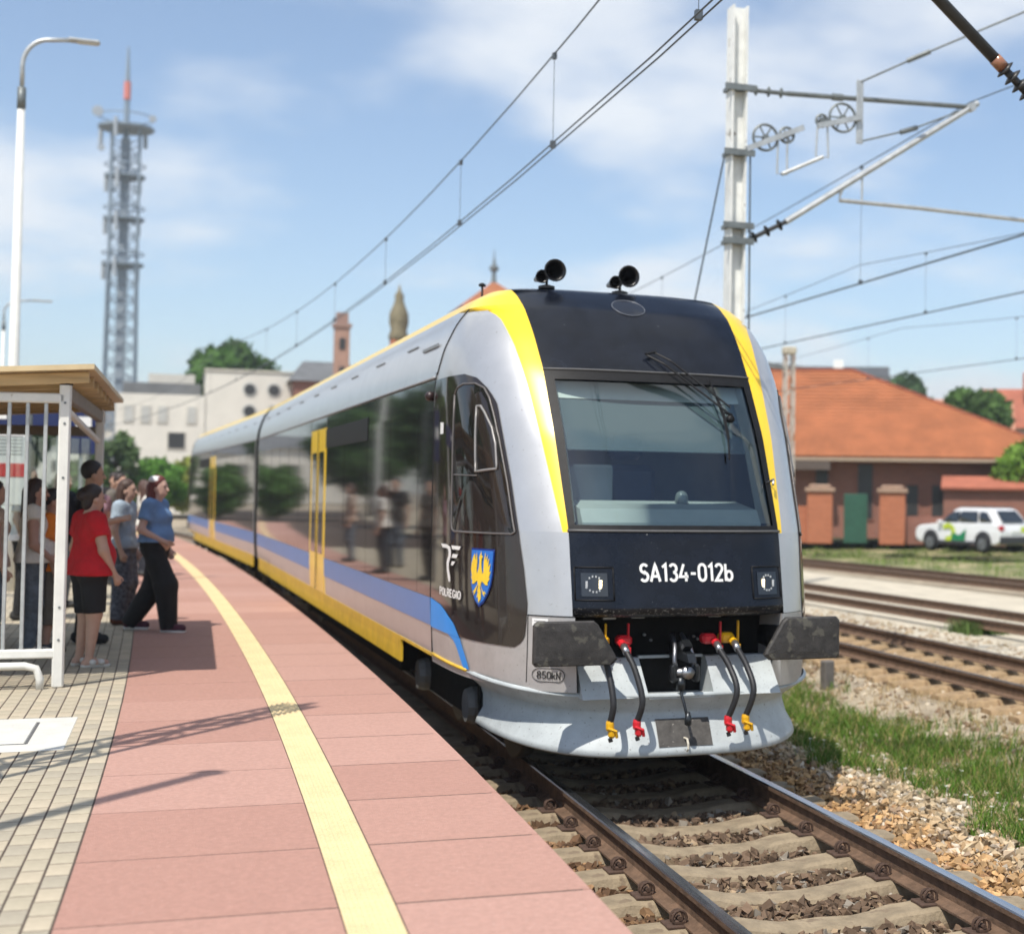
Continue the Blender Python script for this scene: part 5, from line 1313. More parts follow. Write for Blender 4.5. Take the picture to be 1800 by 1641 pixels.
for i in range(nco):                                           # each course of tiles laps over the one below
    t0, t1 = i/nco, (i+1.12)/nco
    def rp(t, lift): return [(-10.5+2.0*t, -.1+5.5*t-lift*.6, E0+(7.72-E0)*t+lift*.8), (8.6-9.95*t, -.1+5.5*t-lift*.6, E0+(7.72-E0)*t+lift*.8)]
    a, b = rp(t0, .075), rp(min(t1, 1), .012); c = rp(t0, .0)
    mb.add([a[0], a[1], b[1], b[0], c[0], c[1]], [(0, 1, 2, 3), (4, 5, 1, 0)])
stuff(mb.build('tile_courses', tiles, rf_, fixn=False))
MB().bar((-1.35, 5.37, 7.74), (8.55, -.05, E0+.04), .20, .12).build('hip_tiles', tiles_red, rf_)
MB().bar((-8.5, 5.4, 7.76), (-1.35, 5.4, 7.76), .24, .14).build('ridge_tiles', tiles_red, rf_)
MB().box((-1, -.16, E0-.13), (19, .14, .14)).build('gutter', M('gutter_tan', (.36, .28, .20), .6), rf_)
MB().box((-4.3, -.28, E0-.42), (4.2, .5, .36)).build('porch_fascia', M('porch_dark', (.10, .075, .06), .8), hs)
for x, w_ in ((-4.2, .5), (-2.6, .55), (-.7, .65)):
    window(hs, x, 2.05, w_, 2.4, y=.87, frame=brick_rd)
for x in (1.35, 2.45, 3.35): window(hs, x, 1.4, .5, 1.9, y=.87, frame=brick_rd)
MB().box((7.3, .84, 1.7), (1.2, .1, 3.2)).build('dark_doorway', M('doorway_black', (.03, .025, .02), .8), hs)
loc, rz = facing(1500, 58.5, .27)
gw = thing('brick_gateway', 'orange brick gate piers with a green door between them', 'gateway', loc, rz)
for x in (-1.28, 1.55):
    p_ = MB().box((x, 0, 1.0), (1.0, .9, 2.05), bevel=.03).build('pier', brick_or, gw)
    MB().box((x, 0, 2.10), (1.18, 1.08, .16), bevel=.02).box((x, 0, 2.24), (.86, .78, .14), bevel=.04).build('pier_cap', M('pier_cap', (.36, .24, .17), .9), p_)
gd = MB().box((.12, .25, .98), (.92, .08, 1.95), bevel=.01).build('gate_door', M('green_gate', (.025, .095, .06), .5, 0, .15), gw)
for x in (-.15, .12, .40): MB().box((x, .20, .98), (.03, .02, 1.85)).build('door_batten', MATS['green_gate'], gd)
MB().box((-3.3, .1, .72), (3.0, .35, 1.45)).build('wing_wall', brick_or, gw)
MB().box((4.6, .1, .55), (5.0, .35, 1.1)).build('wing_wall', brick_rd, gw)
MB().lathe([(.62, -.16), (.62, -.10)], (-2.55, .1, .35), 'Y', 18).build('blocked_arch', M('arch_grey', (.22, .19, .15), .9), gw)
loc, rz = facing(1745, 61.5, .3)
ln_ = thing('brick_outbuilding', 'low brick outbuilding with red tile coping behind the white car', 'outbuilding', loc, rz)
MB().box((1.5, .5, 1.1), (7.0, 1.0, 2.2)).build('wall', brick_rd, ln_)
mb = MB(); mb.add([(-2.1, -.25, 2.15), (5.2, -.25, 2.15), (5.2, 1.2, 2.65), (-2.1, 1.2, 2.65), (-2.1, -.25, 2.25), (5.2, -.25, 2.25), (5.2, 1.2, 2.75), (-2.1, 1.2, 2.75)], [(0, 3, 2, 1), (4, 5, 6, 7), (0, 1, 5, 4), (1, 2, 6, 5), (2, 3, 7, 6), (3, 0, 4, 7)]); mb.build('tile_coping', tiles_red, ln_)
loc, rz = facing(1450, 105, .3)
gh = thing('grey_hall', 'dark grey flat hall roof with glazed band showing over the orange roof', 'building', loc, rz)
MB().box((0, 6, 5.5), (9, 12, 11.0)).build('wall', M('hall_cladding', (.13, .14, .16), .6, 0, .1, .5), gh)
mb = MB(); mb.prism([(-4.6, 10.6), (4.6, 10.0), (4.6, 10.3), (-4.6, 11.3)], -.2, 12, 'Y'); mb.build('roof', roof_dark, gh)
MB().box((-4.6, .3, 9.5), (3.2, .4, 2.2)).build('glazed_band', M('hall_glass', (.20, .34, .40), .2, 0, .1, .5), gh)
MB().box((.9, 0, 11.1), (.7, .7, .7)).build('vent', white_print, gh)
loc, rz = facing(1770, 118, .3)
rh = thing('tenement_house', 'pale tenement with red tiled gable roof behind the orange roof', 'house', loc, rz)
MB().box((1.5, 5, 3.8), (9, 10, 7.6)).build('wall', M('tenement_grey', (.46, .44, .40), .9, 0, .08, .6), rh)
mb = MB(); mb.add([(-3.6, -.4, 7.4), (6.5, -.4, 7.4), (6.5, 10.4, 7.4), (-3.6, 10.4, 7.4), (-2.2, 5, 10.9), (6.5, 5, 10.9)], [(0, 1, 5, 4), (1, 2, 5), (2, 3, 4, 5), (3, 0, 4), (0, 3, 2, 1)]); r_ = mb.build('roof', tiles_red, rh)
MB().box((1.8, 3, 11.2), (1.1, 1.1, 1.7)).build('chimney', brick_or, r_)
for x in (-1.4, .4, 2.2, 4.0): window(rh, x, 5.6, .8, 1.2, frame=plaster_b)
loc, rz = facing(1655, 112, .3)
rh2 = thing('tenement_house', 'low house with faded salmon tiled roof between the trees', 'house', loc, rz)
MB().box((0, 4, 3.1), (10, 8, 6.2)).build('wall', plaster_b, rh2)
mb = MB(); mb.add([(-5.5, -.4, 6.1), (5.5, -.4, 6.1), (5.5, 8.4, 6.1), (-5.5, 8.4, 6.1), (-4.8, 4, 9.6), (5.5, 4, 9.4)], [(0, 1, 5, 4), (1, 2, 5), (2, 3, 4, 5), (3, 0, 4), (0, 3, 2, 1)]); mb.build('roof', tile_mat('salmon_tiles', (.50, .25, .155), 'Z'), rh2)
loc, rz = facing(1500, 190, 0)
for k_, (px, d, w_, h_, lab) in enumerate(((620, 170, 60, 9, 'long low grey building far beyond the train'), (40, 190, 36, 7.5, 'low cream building far beyond the shelter'), (1640, 220, 70, 9, 'long terrace of houses far behind the sidings'))):
    loc, rz = facing(px, d, 0)
    b_ = thing('distant_building', lab, 'building', loc, rz)
    MB().box((0, 6, h_/2), (w_, 12, h_)).build('wall', (plaster_b, plaster, M('far_grey', (.36, .35, .34), .9))[k_], b_)
    mb = MB(); mb.prism([(-.5, h_), (12.5, h_), (6, h_+3.0)], -w_/2-.4, w_/2+.4, 'X'); mb.build('roof', (roof_dark, roof_dark, tiles_red)[k_], b_)
    for i in range(int(w_/4)): window(b_, -w_/2+2+i*4, h_*.6, 1.2, 1.5)

# ------------------------------------------------------------------ trees
bark = M('bark', (.10, .075, .05), .95, 0, .3, 8, .5, 20)
def tree(name, label, loc, h, rx, rz_, crown_h, nleaf, col, seed, leaf=.35, cat='tree', group=None, trunk=True):
    r = np.random.default_rng(seed); t = thing(name, label, cat, loc, 0, group)
    if trunk:
        mb = MB(); mb.tube(catmull([(0, 0, -.2), (.08, .05, h*.25), (-.05, .1, h*.5), (.05, 0, h*.8)], 4), .2, 8, radii=list(np.linspace(.03*h, .008*h, 13)))
        for k_ in range(7):
            a = r.uniform(0, 2*PI); z = h*r.uniform(.3, .6); mb.tube([(0, 0, z), (math.cos(a)*rx*.4, math.sin(a)*rx*.4, z+h*.12), (math.cos(a)*rx*.75, math.sin(a)*rx*.75, z+h*.2)], .05, 5, radii=[.014*h, .009*h, .004*h])
        mb.build('trunk', bark, t, smooth=True)
    nc = 46; c = r.normal(0, 1, (nc, 3)); c /= np.linalg.norm(c, axis=1)[:, None]; c *= r.uniform(.35, 1, (nc, 1))**.5
    cc_ = c*np.array([rx, rx, crown_h/2])*.82+np.array([0, 0, h-crown_h/2]); cs = r.uniform(.22, .42, nc)*rx; ct = r.uniform(.65, 1.35, nc)
    k_ = r.integers(0, nc, nleaf); d = r.normal(0, 1, (nleaf, 3)); d /= np.linalg.norm(d, axis=1)[:, None]
    P_ = cc_[k_]+d*(cs[k_]*r.uniform(.4, 1, nleaf)**.5)[:, None]*np.array([1, 1, .8])
    a = r.normal(0, 1, (nleaf, 3)); a /= np.linalg.norm(a, axis=1)[:, None]; b = np.cross(a, d+.01); b /= np.linalg.norm(b, axis=1)[:, None]+1e-9
    s_ = (leaf*r.uniform(.6, 1.3, nleaf))[:, None]
    V = np.stack([P_-a*s_, P_-b*s_*.5, P_+a*s_, P_+b*s_*.5], 1).reshape(-1, 3)
    Q = np.arange(4*nleaf).reshape(-1, 4); T = np.repeat(np.array(col)[None]*(ct[k_]*r.uniform(.75, 1.25, nleaf))[:, None], 4, 0)
    o = np_mesh('crown', V, Q, LEAF, T, parent=t); return t
tree('broadleaf_tree', 'dense green tree rising above the cream office block', (.5, 118, 0), 14.2, 4.3, 4, 7.5, 9000, (.075, .16, .03), 1, .42)
tree('broadleaf_tree', 'green tree between the orange hip roof and the red gabled tenement', facing(1712, 92, .3)[0], 9.0, 2.4, 3, 5.2, 4500, (.09, .17, .04), 2, .32)
tree('broadleaf_tree', 'small dark green treetop just over the hip of the orange roof', facing(1592, 125, .3)[0], 12.4, 2.4, 3, 5, 3500, (.07, .13, .05), 3, .35)
tree('broadleaf_tree', 'bright green bush at the corner of the brick house', facing(1806, 63, .3)[0], 4.4, 1.5, 2, 3.4, 3500, (.16, .28, .04), 4, .2)
tree('shrub', 'dark green shrub at the end of the platform, close to the blue sign', (-7.6, 62, 0), 3.4, 1.3, 2, 2.8, 2600, (.085, .18, .04), 5, .22, 'shrub')
tree('shrub', 'tall thin shrub against the cream office wall', (-6.6, 70, 0), 5.2, 1.1, 2, 4.6, 3000, (.10, .16, .06), 6, .22, 'shrub')
tree('shrub', 'bright green shrub beside the far end of the train', (-4.55, 72, 0), 3.6, 1.5, 2, 2.9, 3500, (.10, .23, .035), 7, .22, 'shrub')
tree('shrub', 'low spreading shrub with yellowish leaves beyond the platform end', (-3.0, 80, 0), 3.6, 1.7, 2, 2.8, 3000, (.22, .25, .05), 8, .24, 'shrub')
for k_, (x, y, h_, col) in enumerate(((-11.5, 20, 6.5, (.06, .13, .035)), (-12.5, 27, 7.5, (.05, .12, .04)), (-13, 9, 7.0, (.06, .14, .03)), (-12.0, 38, 6.0, (.08, .15, .03)))):
    tree('broadleaf_tree', ('rounded tree', 'tall dark tree', 'leafy tree', 'light green tree')[k_]+' behind the platform, seen past the shelter'+('', '', ' and in the train windows', ' far along')[k_], (x, y, 0), h_, 2.6, 3, h_*.75, 5000, col, 20+k_, .26)

# ------------------------------------------------------------------ white estate car across the tracks
loc, rz = facing(1712, 56.0, .10)
car = thing('parked_car', 'white sport utility car with lime and green door emblem parked on the grass', 'car', loc, rz+PI-math.radians(43))
carw = M('car_white', (.78, .79, .80), .25, 0, .02, 2, coat=.6); carp = M('car_plastic', (.035, .036, .04), .6); carg = M('car_glass', (.02, .025, .03), .06, 0, .1, spec=1)
def loft_side(outline, w0, w1, z0, z1):
    """side outline (x, z) given width by height: w0 at z0 to w1 at z1"""
    mb = MB(); n = len(outline); W = lambda z: float(np.interp(z, [z0, z0+.15, (z0+z1)/2, z1], [w0*.94, w0, w0, w1]))
    vs = [(x, -W(z), z) for x, z in outline]+[(x, W(z), z) for x, z in outline]; return mb.add(vs, [tuple(range(n)), tuple(range(2*n-1, n-1, -1))]+[(i, (i+1) % n, n+(i+1) % n, n+i) for i in range(n)])
BODY = [(2.12, .45), (2.18, .62), (2.14, .86), (1.95, .97), (1.05, 1.06), (.95, 1.08), (-1.75, 1.12), (-2.05, 1.08), (-2.12, .80), (-2.12, .45), (-1.9, .32), (1.95, .32)]
o = loft_side(BODY, .90, .86, .32, 1.12).build('body', carw, car)
bv = o.modifiers.new('bevel', 'BEVEL'); bv.width = .05; bv.segments = 3; bv.limit_method = 'ANGLE'
GH = [(1.0, 1.06), (.25, 1.60), (.05, 1.66), (-1.35, 1.66), (-1.55, 1.60), (-2.0, 1.10)]
o = loft_side(GH, .86, .64, 1.06, 1.66).build('cabin', carw, car); bv = o.modifiers.new('bevel', 'BEVEL'); bv.width = .04; bv.segments = 2
for sd in (-1, 1):
    def wq(poly, nm, mat=carg):
        mb = MB(); W = lambda z: float(np.interp(z, [1.06, 1.36, 1.66], [.862, .862, .64]))+.012
        W = lambda z: float(np.interp(z, [1.06, 1.21, 1.36, 1.66], [.86*.94, .86, .86, .64]))+.014
        mb.add([(x, sd*W(z), z) for x, z in poly], [tuple(range(len(poly)))]); return mb.build(nm, mat, car)
    for poly in ([(.82, 1.12), (.62, 1.28), (.30, 1.50), (-.05, 1.54), (-.05, 1.32), (-.05, 1.12)], [(-.12, 1.12), (-.12, 1.32), (-.12, 1.54), (-.95, 1.54), (-1.0, 1.32), (-1.02, 1.12)], [(-1.12, 1.14), (-1.10, 1.32), (-1.05, 1.53), (-1.38, 1.52), (-1.62, 1.32), (-1.75, 1.16)]): wq(poly, 'side_window')
    for wx in (1.33, -1.33):
        MB().lathe([(.40, -.015), (.40, .015)], (wx, sd*.905, .42), 'Y', 24).build('wheel_arch', carp, car)
        w_ = MB().lathe([(.20, -.12), (.33, -.11), (.345, 0), (.33, .11), (.20, .12)], (wx, sd*.83, .345), 'Y', 24).build('wheel', black_rubber, car, smooth=True)
        mb = MB(); mb.lathe([(.22, -.01), (.22, .01)], (wx, sd*.955, .345), 'Y', 20)
        mb.build('rim', M('rim_grey', (.22, .23, .24), .35, .6), w_)
        for k_ in range(5): a = k_*2*PI/5; MB().bar((wx, sd*.968, .345), (wx+.2*math.cos(a), sd*.968, .345+.2*math.sin(a)), .05, .012).build('spoke', steel, w_)
    MB().box((0, sd*.90, .36), (2.2, .05, .14), bevel=.02).build('sill', carp, car)
    MB().box((-2.06, sd*.74, .93), (.14, .26, .20), bevel=.03).build('taillight', M('tail_red', (.45, .015, .02), .2), car)
    MB().box((2.08, sd*.62, .84), (.16, .38, .14), bevel=.03).build('headlight', M('head_clear', (.55, .57, .6), .15), car)
    MB().box((.80, sd*.96, 1.12), (.16, .18, .13), bevel=.03).build('door_mirror', carw, car)
    MB().tube([(.1, sd*.60, 1.70), (-1.4, sd*.60, 1.70)], .02, 6).build('roof_rail', carp, car)
    # lime ring and green leaf emblem
    yy = sd*.915
    mb = MB(); n = 20; vs = []
    for a in np.linspace(.6, 5.2, n): vs += [(.42+.36*math.cos(a), yy, .74+.34*math.sin(a)), (.42+.17*math.cos(a), yy, .74+.16*math.sin(a))]
    mb.add(vs, [(2*i, 2*i+1, 2*i+3, 2*i+2) for i in range(n-1)]); mb.build('lime_emblem', M('lime_print', (.50, .62, .03), .4), car, fixn=False)
    mb = MB(); mb.add([(.26, yy*1.003, .44), (-.42, yy*1.003, .44), (-.50, yy*1.003, .88), (-.14, yy*1.003, .64), (.20, yy*1.003, .74)], [(0, 1, 2, 3, 4)]); mb.build('green_emblem', M('green_print', (.01, .22, .09), .4), car, fixn=False)
mb = MB(); mb.add([(-2.005, -.62, 1.16), (-2.005, .62, 1.16), (-1.60, .52, 1.56), (-1.60, -.52, 1.56)], [(0, 1, 2, 3)]); mb.v = [(a-.03, b, c+.02) for a, b, c in mb.v]; mb.build('rear_window', carg, car)
mb = MB(); mb.add([(.985, -.70, 1.10), (.985, .70, 1.10), (.30, .55, 1.58), (.30, -.55, 1.58)], [(0, 1, 2, 3)]); mb.v = [(a+.04, b, c+.02) for a, b, c in mb.v]; mb.build('windscreen', carg, car)
MB().box((-2.12, 0, .50), (.08, 1.74, .28), bevel=.03).build('rear_bumper', carp, car)
MB().box((2.14, 0, .50), (.08, 1.74, .28), bevel=.03).build('front_bumper', carp, car)
MB().box((-2.13, 0, .82), (.03, .50, .12)).build('number_plate', white_print, car)
mb = MB(); mb.add([(-2.128, -.28, .78), (-2.128, -.60, .78), (-2.112, -.60, 1.0), (-2.112, -.28, 1.0)], [(0, 1, 2, 3)]); mb.build('lime_emblem', MATS['lime_print'], car, fixn=False)

# ------------------------------------------------------------------ people: bodies grown as one smooth surface
VOX = 0.011
class Field:
    """signed distance on a grid; limbs melt into each other, then a surface net makes the mesh"""
    def __init__(self, lo, hi, vox=VOX):
        self.lo = np.array(lo, float); self.vox = vox; n = np.ceil((np.array(hi)-self.lo)/vox).astype(int)+1
        self.ax = [self.lo[i]+vox*np.arange(n[i]) for i in range(3)]; self.D = np.full(n, .5, np.float32)
    def _sub(self, lo, hi):
        sl = []
        for i in range(3):
            a = max(0, int((lo[i]-self.lo[i])/self.vox)); b = min(len(self.ax[i]), int((hi[i]-self.lo[i])/self.vox)+2); sl.append(slice(a, max(b, a+1)))
        X, Y, Z = np.meshgrid(self.ax[0][sl[0]], self.ax[1][sl[1]], self.ax[2][sl[2]], indexing='ij'); return tuple(sl), X, Y, Z
    def _min(self, sl, d, k):
        a = self.D[sl]
        if k <= 0: self.D[sl] = np.minimum(a, d); return
        h = np.clip(.5+.5*(a-d)/k, 0, 1); self.D[sl] = a*(1-h)+d*h-k*h*(1-h)
    def cap(self, a, b, ra, rb, k=.03, cut=False, flat=1.0):
        a, b = np.array(a, float), np.array(b, float); m = max(ra, rb)+.08
        sl, X, Y, Z = self._sub(np.minimum(a, b)-m, np.maximum(a, b)+m)
        d = b-a; L = float(d@d)+1e-9; t = np.clip(((X-a[0])*d[0]+(Y-a[1])*d[1]+(Z-a[2])*d[2])/L, 0, 1)
        q = np.sqrt((X-a[0]-t*d[0])**2+((Y-a[1]-t*d[1])/flat)**2+(Z-a[2]-t*d[2])**2)-(ra+(rb-ra)*t)
        if cut: u = d/math.sqrt(L); q = np.maximum(q, (X-b[0])*u[0]+(Y-b[1])*u[1]+(Z-b[2])*u[2])
        self._min(sl, q, k)
    def ell(self, c, r, k=.02):
        c, r = np.array(c, float), np.array(r, float); sl, X, Y, Z = self._sub(c-r-.06, c+r+.06)
        q = np.sqrt(((X-c[0])/r[0])**2+((Y-c[1])/r[1])**2+((Z-c[2])/r[2])**2); self._min(sl, (q-1)*r.min(), k)
    def clip(self, n, p):
        """keep the side of the plane through p that n points away from"""
        X, Y, Z = np.meshgrid(*self.ax, indexing='ij', sparse=True); self.D = np.maximum(self.D, (X-p[0])*n[0]+(Y-p[1])*n[1]+(Z-p[2])*n[2]).astype(np.float32)
    def mesh(self, name, mat, parent):
        D = self.D; ins = D < 0
        n = np.array(D.shape); s = np.zeros(n-1, int); acc = np.zeros((*(n-1), 3), np.float32); cnt = np.zeros(n-1, np.float32)
        cor = [(i, j, k) for i in (0, 1) for j in (0, 1) for k in (0, 1)]
        V8 = [D[i:n[0]-1+i, j:n[1]-1+j, k:n[2]-1+k] for i, j, k in cor]
        sm = sum((v < 0).astype(int) for v in V8); act = np.argwhere((sm > 0) & (sm < 8))
        if not len(act): return None
        vals = np.stack([v[act[:, 0], act[:, 1], act[:, 2]] for v in V8], 1)
        P_ = np.zeros((len(act), 3)); C_ = np.zeros(len(act))
        for a in range(8):
            for b in range(a+1, 8):
                if sum(abs(cor[a][i]-cor[b][i]) for i in range(3)) != 1: continue
                va, vb = vals[:, a], vals[:, b]; cr_ = (va < 0) != (vb < 0); t = np.where(cr_, va/(va-vb+1e-12), 0)
                p = np.array(cor[a])[None]+t[:, None]*(np.array(cor[b])-np.array(cor[a]))[None]; P_ += np.where(cr_[:, None], p, 0); C_ += cr_
        P_ = (P_/C_[:, None]+act)*self.vox+self.lo
        idx = np.full(n-1, -1, int); idx[act[:, 0], act[:, 1], act[:, 2]] = np.arange(len(act)); Q = []
        for ax in range(3):
            o1, o2 = [(1, 2), (2, 0), (0, 1)][ax]
            A = [slice(0, None)]*3; sa = [slice(1, n[i]-1) for i in range(3)]; sb = list(sa); sa[ax] = slice(0, n[ax]-1); sb[ax] = slice(1, n[ax])
            cr_ = ins[tuple(sa)] != ins[tuple(sb)]; e = np.argwhere(cr_)
            off = np.array([1 if i != ax else 0 for i in range(3)]); e = e+off
            if not len(e): continue
            inside = ins[e[:, 0], e[:, 1], e[:, 2]]
            d1 = np.zeros(3, int); d1[o1] = 1; d2 = np.zeros(3, int); d2[o2] = 1
            q = np.stack([idx[tuple((e-d1-d2).T)], idx[tuple((e-d2).T)], idx[tuple(e.T)], idx[tuple((e-d1).T)]], 1)
            q = np.where(inside[:, None], q, q[:, ::-1]); Q.append(q)
        Q = np.concatenate(Q); Q = Q[(Q >= 0).all(1)]
        return np_mesh(name, P_, Q, mat, smooth=True, parent=parent)

def skin_mat(name, col): return M(name, col, .55, 0, .06, 12)
def cloth(name, col, var=.16, scale=7): return M(name, col, .9, 0, var, scale, 1.0, 11)
def person(label, loc, face, h=1.68, girth=1.0, belly=0.0, skin=(.50, .30, .21), hair=(.03, .02, .017), hair_style='short', top=None, sleeve=.5, hem=.88, bottom=None, leg_to=.06, shoe=(.05, .05, .055), shoe_style='shoe',
           stride=0.0, arm_l=None, arm_r=None, wide_leg=1.0, lean=0.0, extra=None, head_turn=0.0, skirt_cut=None):
    t = thing('person', label, 'person', (loc[0], loc[1], PZ+.004), face)
    k = h/1.70; g = girth
    J = lambda x, y, z: np.array((x*k, y*k+lean*z*k, z*k))
    hipw = .085*(.6+.4*g); shw = .165*(.75+.25*g)
    hL, hR = J(-hipw, 0, .92), J(hipw, 0, .92)
    # stride: right foot forward, left foot back
    kR, kL = J(hipw*1.05, .02+stride*.55, .50+.03*abs(stride)), J(-hipw*1.05, .02-stride*.20, .49)
    aR, aL = J(hipw*1.05, -.02+stride*.85, .085), J(-hipw*1.05, -.03-stride*.95, .085+.06*abs(stride))
    tR, tL = aR+J(.02, .15, -.045)-J(0, lean*-.0, 0), aL+J(-.02, .145, -.045-.03*abs(stride))
    sL, sR = J(-shw, -.01, 1.385), J(shw, -.01, 1.385)
    defL = (J(-shw-.065*g, -.03, 1.11), J(-shw-.07*g, .05, .87)); defR = (J(shw+.065*g, -.03, 1.11), J(shw+.07*g, .05, .87))
    (eL, wL) = arm_l and (J(*arm_l[0]), J(*arm_l[1])) or defL
    (eR, wR) = arm_r and (J(*arm_r[0]), J(*arm_r[1])) or defR
    lo = np.minimum.reduce([aL, aR, tL, tR, wL, wR, sL, J(-.30*g, -.30, 0)])-.20; hi = np.maximum.reduce([aL, aR, tL, tR, wL, wR, sR, J(.30*g, .30, 1.72)])+.20; lo[2] = -.02
    hd = J(0, .025, 1.575)
    def torso(F, p=0.0):
        F.cap(J(-.07, 0, .95), J(.07, 0, .95), k*(.105*g+p), k*(.105*g+p), .06, flat=.95)
        F.cap(J(-.045, .01, 1.10), J(.045, .01, 1.10), k*(.095*g+p), k*(.095*g+p), .08, flat=.9)
        F.cap(J(-.085, 0, 1.27), J(.085, 0, 1.27), k*(.100*(.5+.5*g)+p), k*(.100*(.5+.5*g)+p), .08, flat=.9)
        F.cap(sL+J(.04, 0, .0), sR-J(.04, 0, .0), k*(.058+p), k*(.058+p), .07)
        if belly: F.ell(J(0, .06, 1.04), k*np.array((.13*g+p, .10*g+belly+p, .15+p)), .08)
        if 'bust' in (extra or ()): F.cap(J(-.07, .075, 1.25), J(.07, .075, 1.25), k*(.065+p), k*(.065+p), .06)
    sk = skin_mat('skin_%02d%02d' % (int(skin[0]*99), int(skin[2]*99)), skin)
    F = Field(lo, hi); torso(F)
    for hp, kn, an, to in ((hL, kL, aL, tL), (hR, kR, aR, tR)):
        F.cap(hp, kn, k*.088*(.45+.55*g), k*.056*(.5+.5*g), .05); F.cap(kn, an, k*.058*(.5+.5*g), k*.036, .03); F.cap(an-J(0, .035, .045), to, k*.036, k*.030, .03)
    for sh, el, wr, sx in ((sL, eL, wL, -1), (sR, eR, wR, 1)):
        F.cap(sh, el, k*.050*(.6+.4*g), k*.038*(.6+.4*g), .04); F.cap(el, wr, k*.038*(.6+.4*g), k*.026, .025)
        d = wr-el; d /= np.linalg.norm(d); side = np.array((0, 1.0, 0)); side -= d*(side@d); side /= np.linalg.norm(side)+1e-9; nrm_ = np.cross(d, side)
        pm = wr+d*.075*k; F.cap(wr+d*.015, pm, k*.026, k*.030, .02, flat=1.0)
        for q, ln2 in enumerate((.058, .070, .066, .050)):
            b0 = pm+side*(.026-.0175*q)*k; b1 = b0+(d*.9+nrm_*.18*-sx)*ln2*.55*k; b2 = b1+(d*.75+nrm_*.55*-sx)*ln2*.5*k
            F.cap(b0, b1, .0098*k, .0092*k, .006); F.cap(b1, b2, .0092*k, .0078*k, .004)
        F.cap(wr+d*.03*k+side*.022*k, wr+d*.075*k+side*.052*k, .012*k, .0095*k, .012); F.cap(wr+d*.075*k+side*.052*k, wr+d*.105*k+side*.050*k, .0095*k, .008*k, .004)
    F.cap(J(0, -.01, 1.40), J(0, .01, 1.50), k*.052*(.7+.3*g), k*.050*(.8+.2*g), .04)
    ct, s_t = math.cos(head_turn), math.sin(head_turn)
    HR = lambda x, y, z: hd+k*np.array((x*ct-y*s_t, x*s_t+y*ct, z))
    F.ell(HR(0, -.005, .035), k*np.array((.078, .090, .095)), .02); F.ell(HR(0, .022, -.045), k*np.array((.060, .066, .072)), .04)
    F.cap(HR(0, .088, .01), HR(0, .108, -.025), k*.010, k*.014, .012)
    F.cap(HR(-.018, .088, -.062), HR(.018, .088, -.062), k*.008, k*.008, .008); F.cap(HR(-.04, .078, .035), HR(.04, .078, .035), k*.010, k*.010, .012)
    for sx in (-1, 1): F.ell(HR(sx*.079, -.005, -.01), k*np.array((.012, .024, .034)), .006)
    F.mesh('body', sk, t)
    eye = M('eye_dark', (.02, .015, .012), .3)
    for sx in (-1, 1):
        e_ = MB(); e_.lathe([(.002, -.006*k), (.010*k, -.002*k), (.010*k, .003*k), (.002, .006*k)], HR(sx*.030, .081, .012), 'Y', 8); e_.build('eye', eye, t)
    # hair
    hm = M('hair_%02d%02d' % (int(hair[0]*99), int(hair[1]*99)), hair, .55, 0, .3, 30, .4, 60, stretch=(1, 1, .3))
    F = Field(hd-.36*k, hd+.24*k); F.ell(HR(0, -.016, .048), k*np.array((.090, .100, .100)), .01)
    X, Y, Z = np.meshgrid(*F.ax, indexing='ij', sparse=True)
    lx = (X-hd[0])*ct+(Y-hd[1])*s_t; ly = -(X-hd[0])*s_t+(Y-hd[1])*ct; lz = Z-hd[2]
    F.D = np.maximum(F.D, np.minimum((ly*1.0-lz*.9+.015*k), ly-.02*k+0*lz)*.7).astype(np.float32)
    F.D = np.maximum(F.D, (-.055*k-lz)*.8).astype(np.float32) if hair_style in ('short', 'bun') else F.D
    if hair_style == 'bun': F.ell(HR(0, -.115, .03), k*np.array((.045, .045, .045)), .02); F.ell(HR(0, -.06, -.05), k*np.array((.06, .05, .06)), .03)
    if hair_style == 'long':
        F.cap(HR(-.05, -.055, .0), HR(-.065, -.06, -.20), k*.05, k*.045, .03); F.cap(HR(.05, -.055, .0), HR(.065, -.06, -.20), k*.05, k*.045, .03); F.cap(HR(0, -.075, 0), HR(0, -.09, -.23), k*.06, k*.05, .03)
    if hair_style == 'pony': F.cap(HR(0, -.10, .04), HR(0, -.14, -.12), k*.034, k*.025, .02); F.ell(HR(0, -.05, -.03), k*np.array((.065, .055, .065)), .03)
    F.mesh('hair', hm, t)
    # top
    if top:
        F = Field(lo, hi); torso(F, .016)
        F.cap(J(-.09*g, .0, hem), J(.09*g, .0, hem), k*(.112*g+.02), k*(.112*g+.02), .06)
        for sh, el, wr in ((sL, eL, wL), (sR, eR, wR)):
            if sleeve <= 1: F.cap(sh, sh+(el-sh)*sleeve, k*(.062*(.6+.4*g)+.012), k*(.056*(.6+.4*g)+.016), .05, cut=True)
            else: F.cap(sh, el, k*(.066*(.6+.4*g)+.01), k*(.054*(.6+.4*g)+.012), .05); F.cap(el, el+(wr-el)*(sleeve-1), k*(.052*(.6+.4*g)+.012), k*(.040*(.6+.4*g)+.012), .03, cut=True)
        F.clip((0, 0, -1), (0, 0, hem*k)); F.clip((0, .55, 1), J(0, .035, 1.452))
        F.mesh('shirt', top, t)
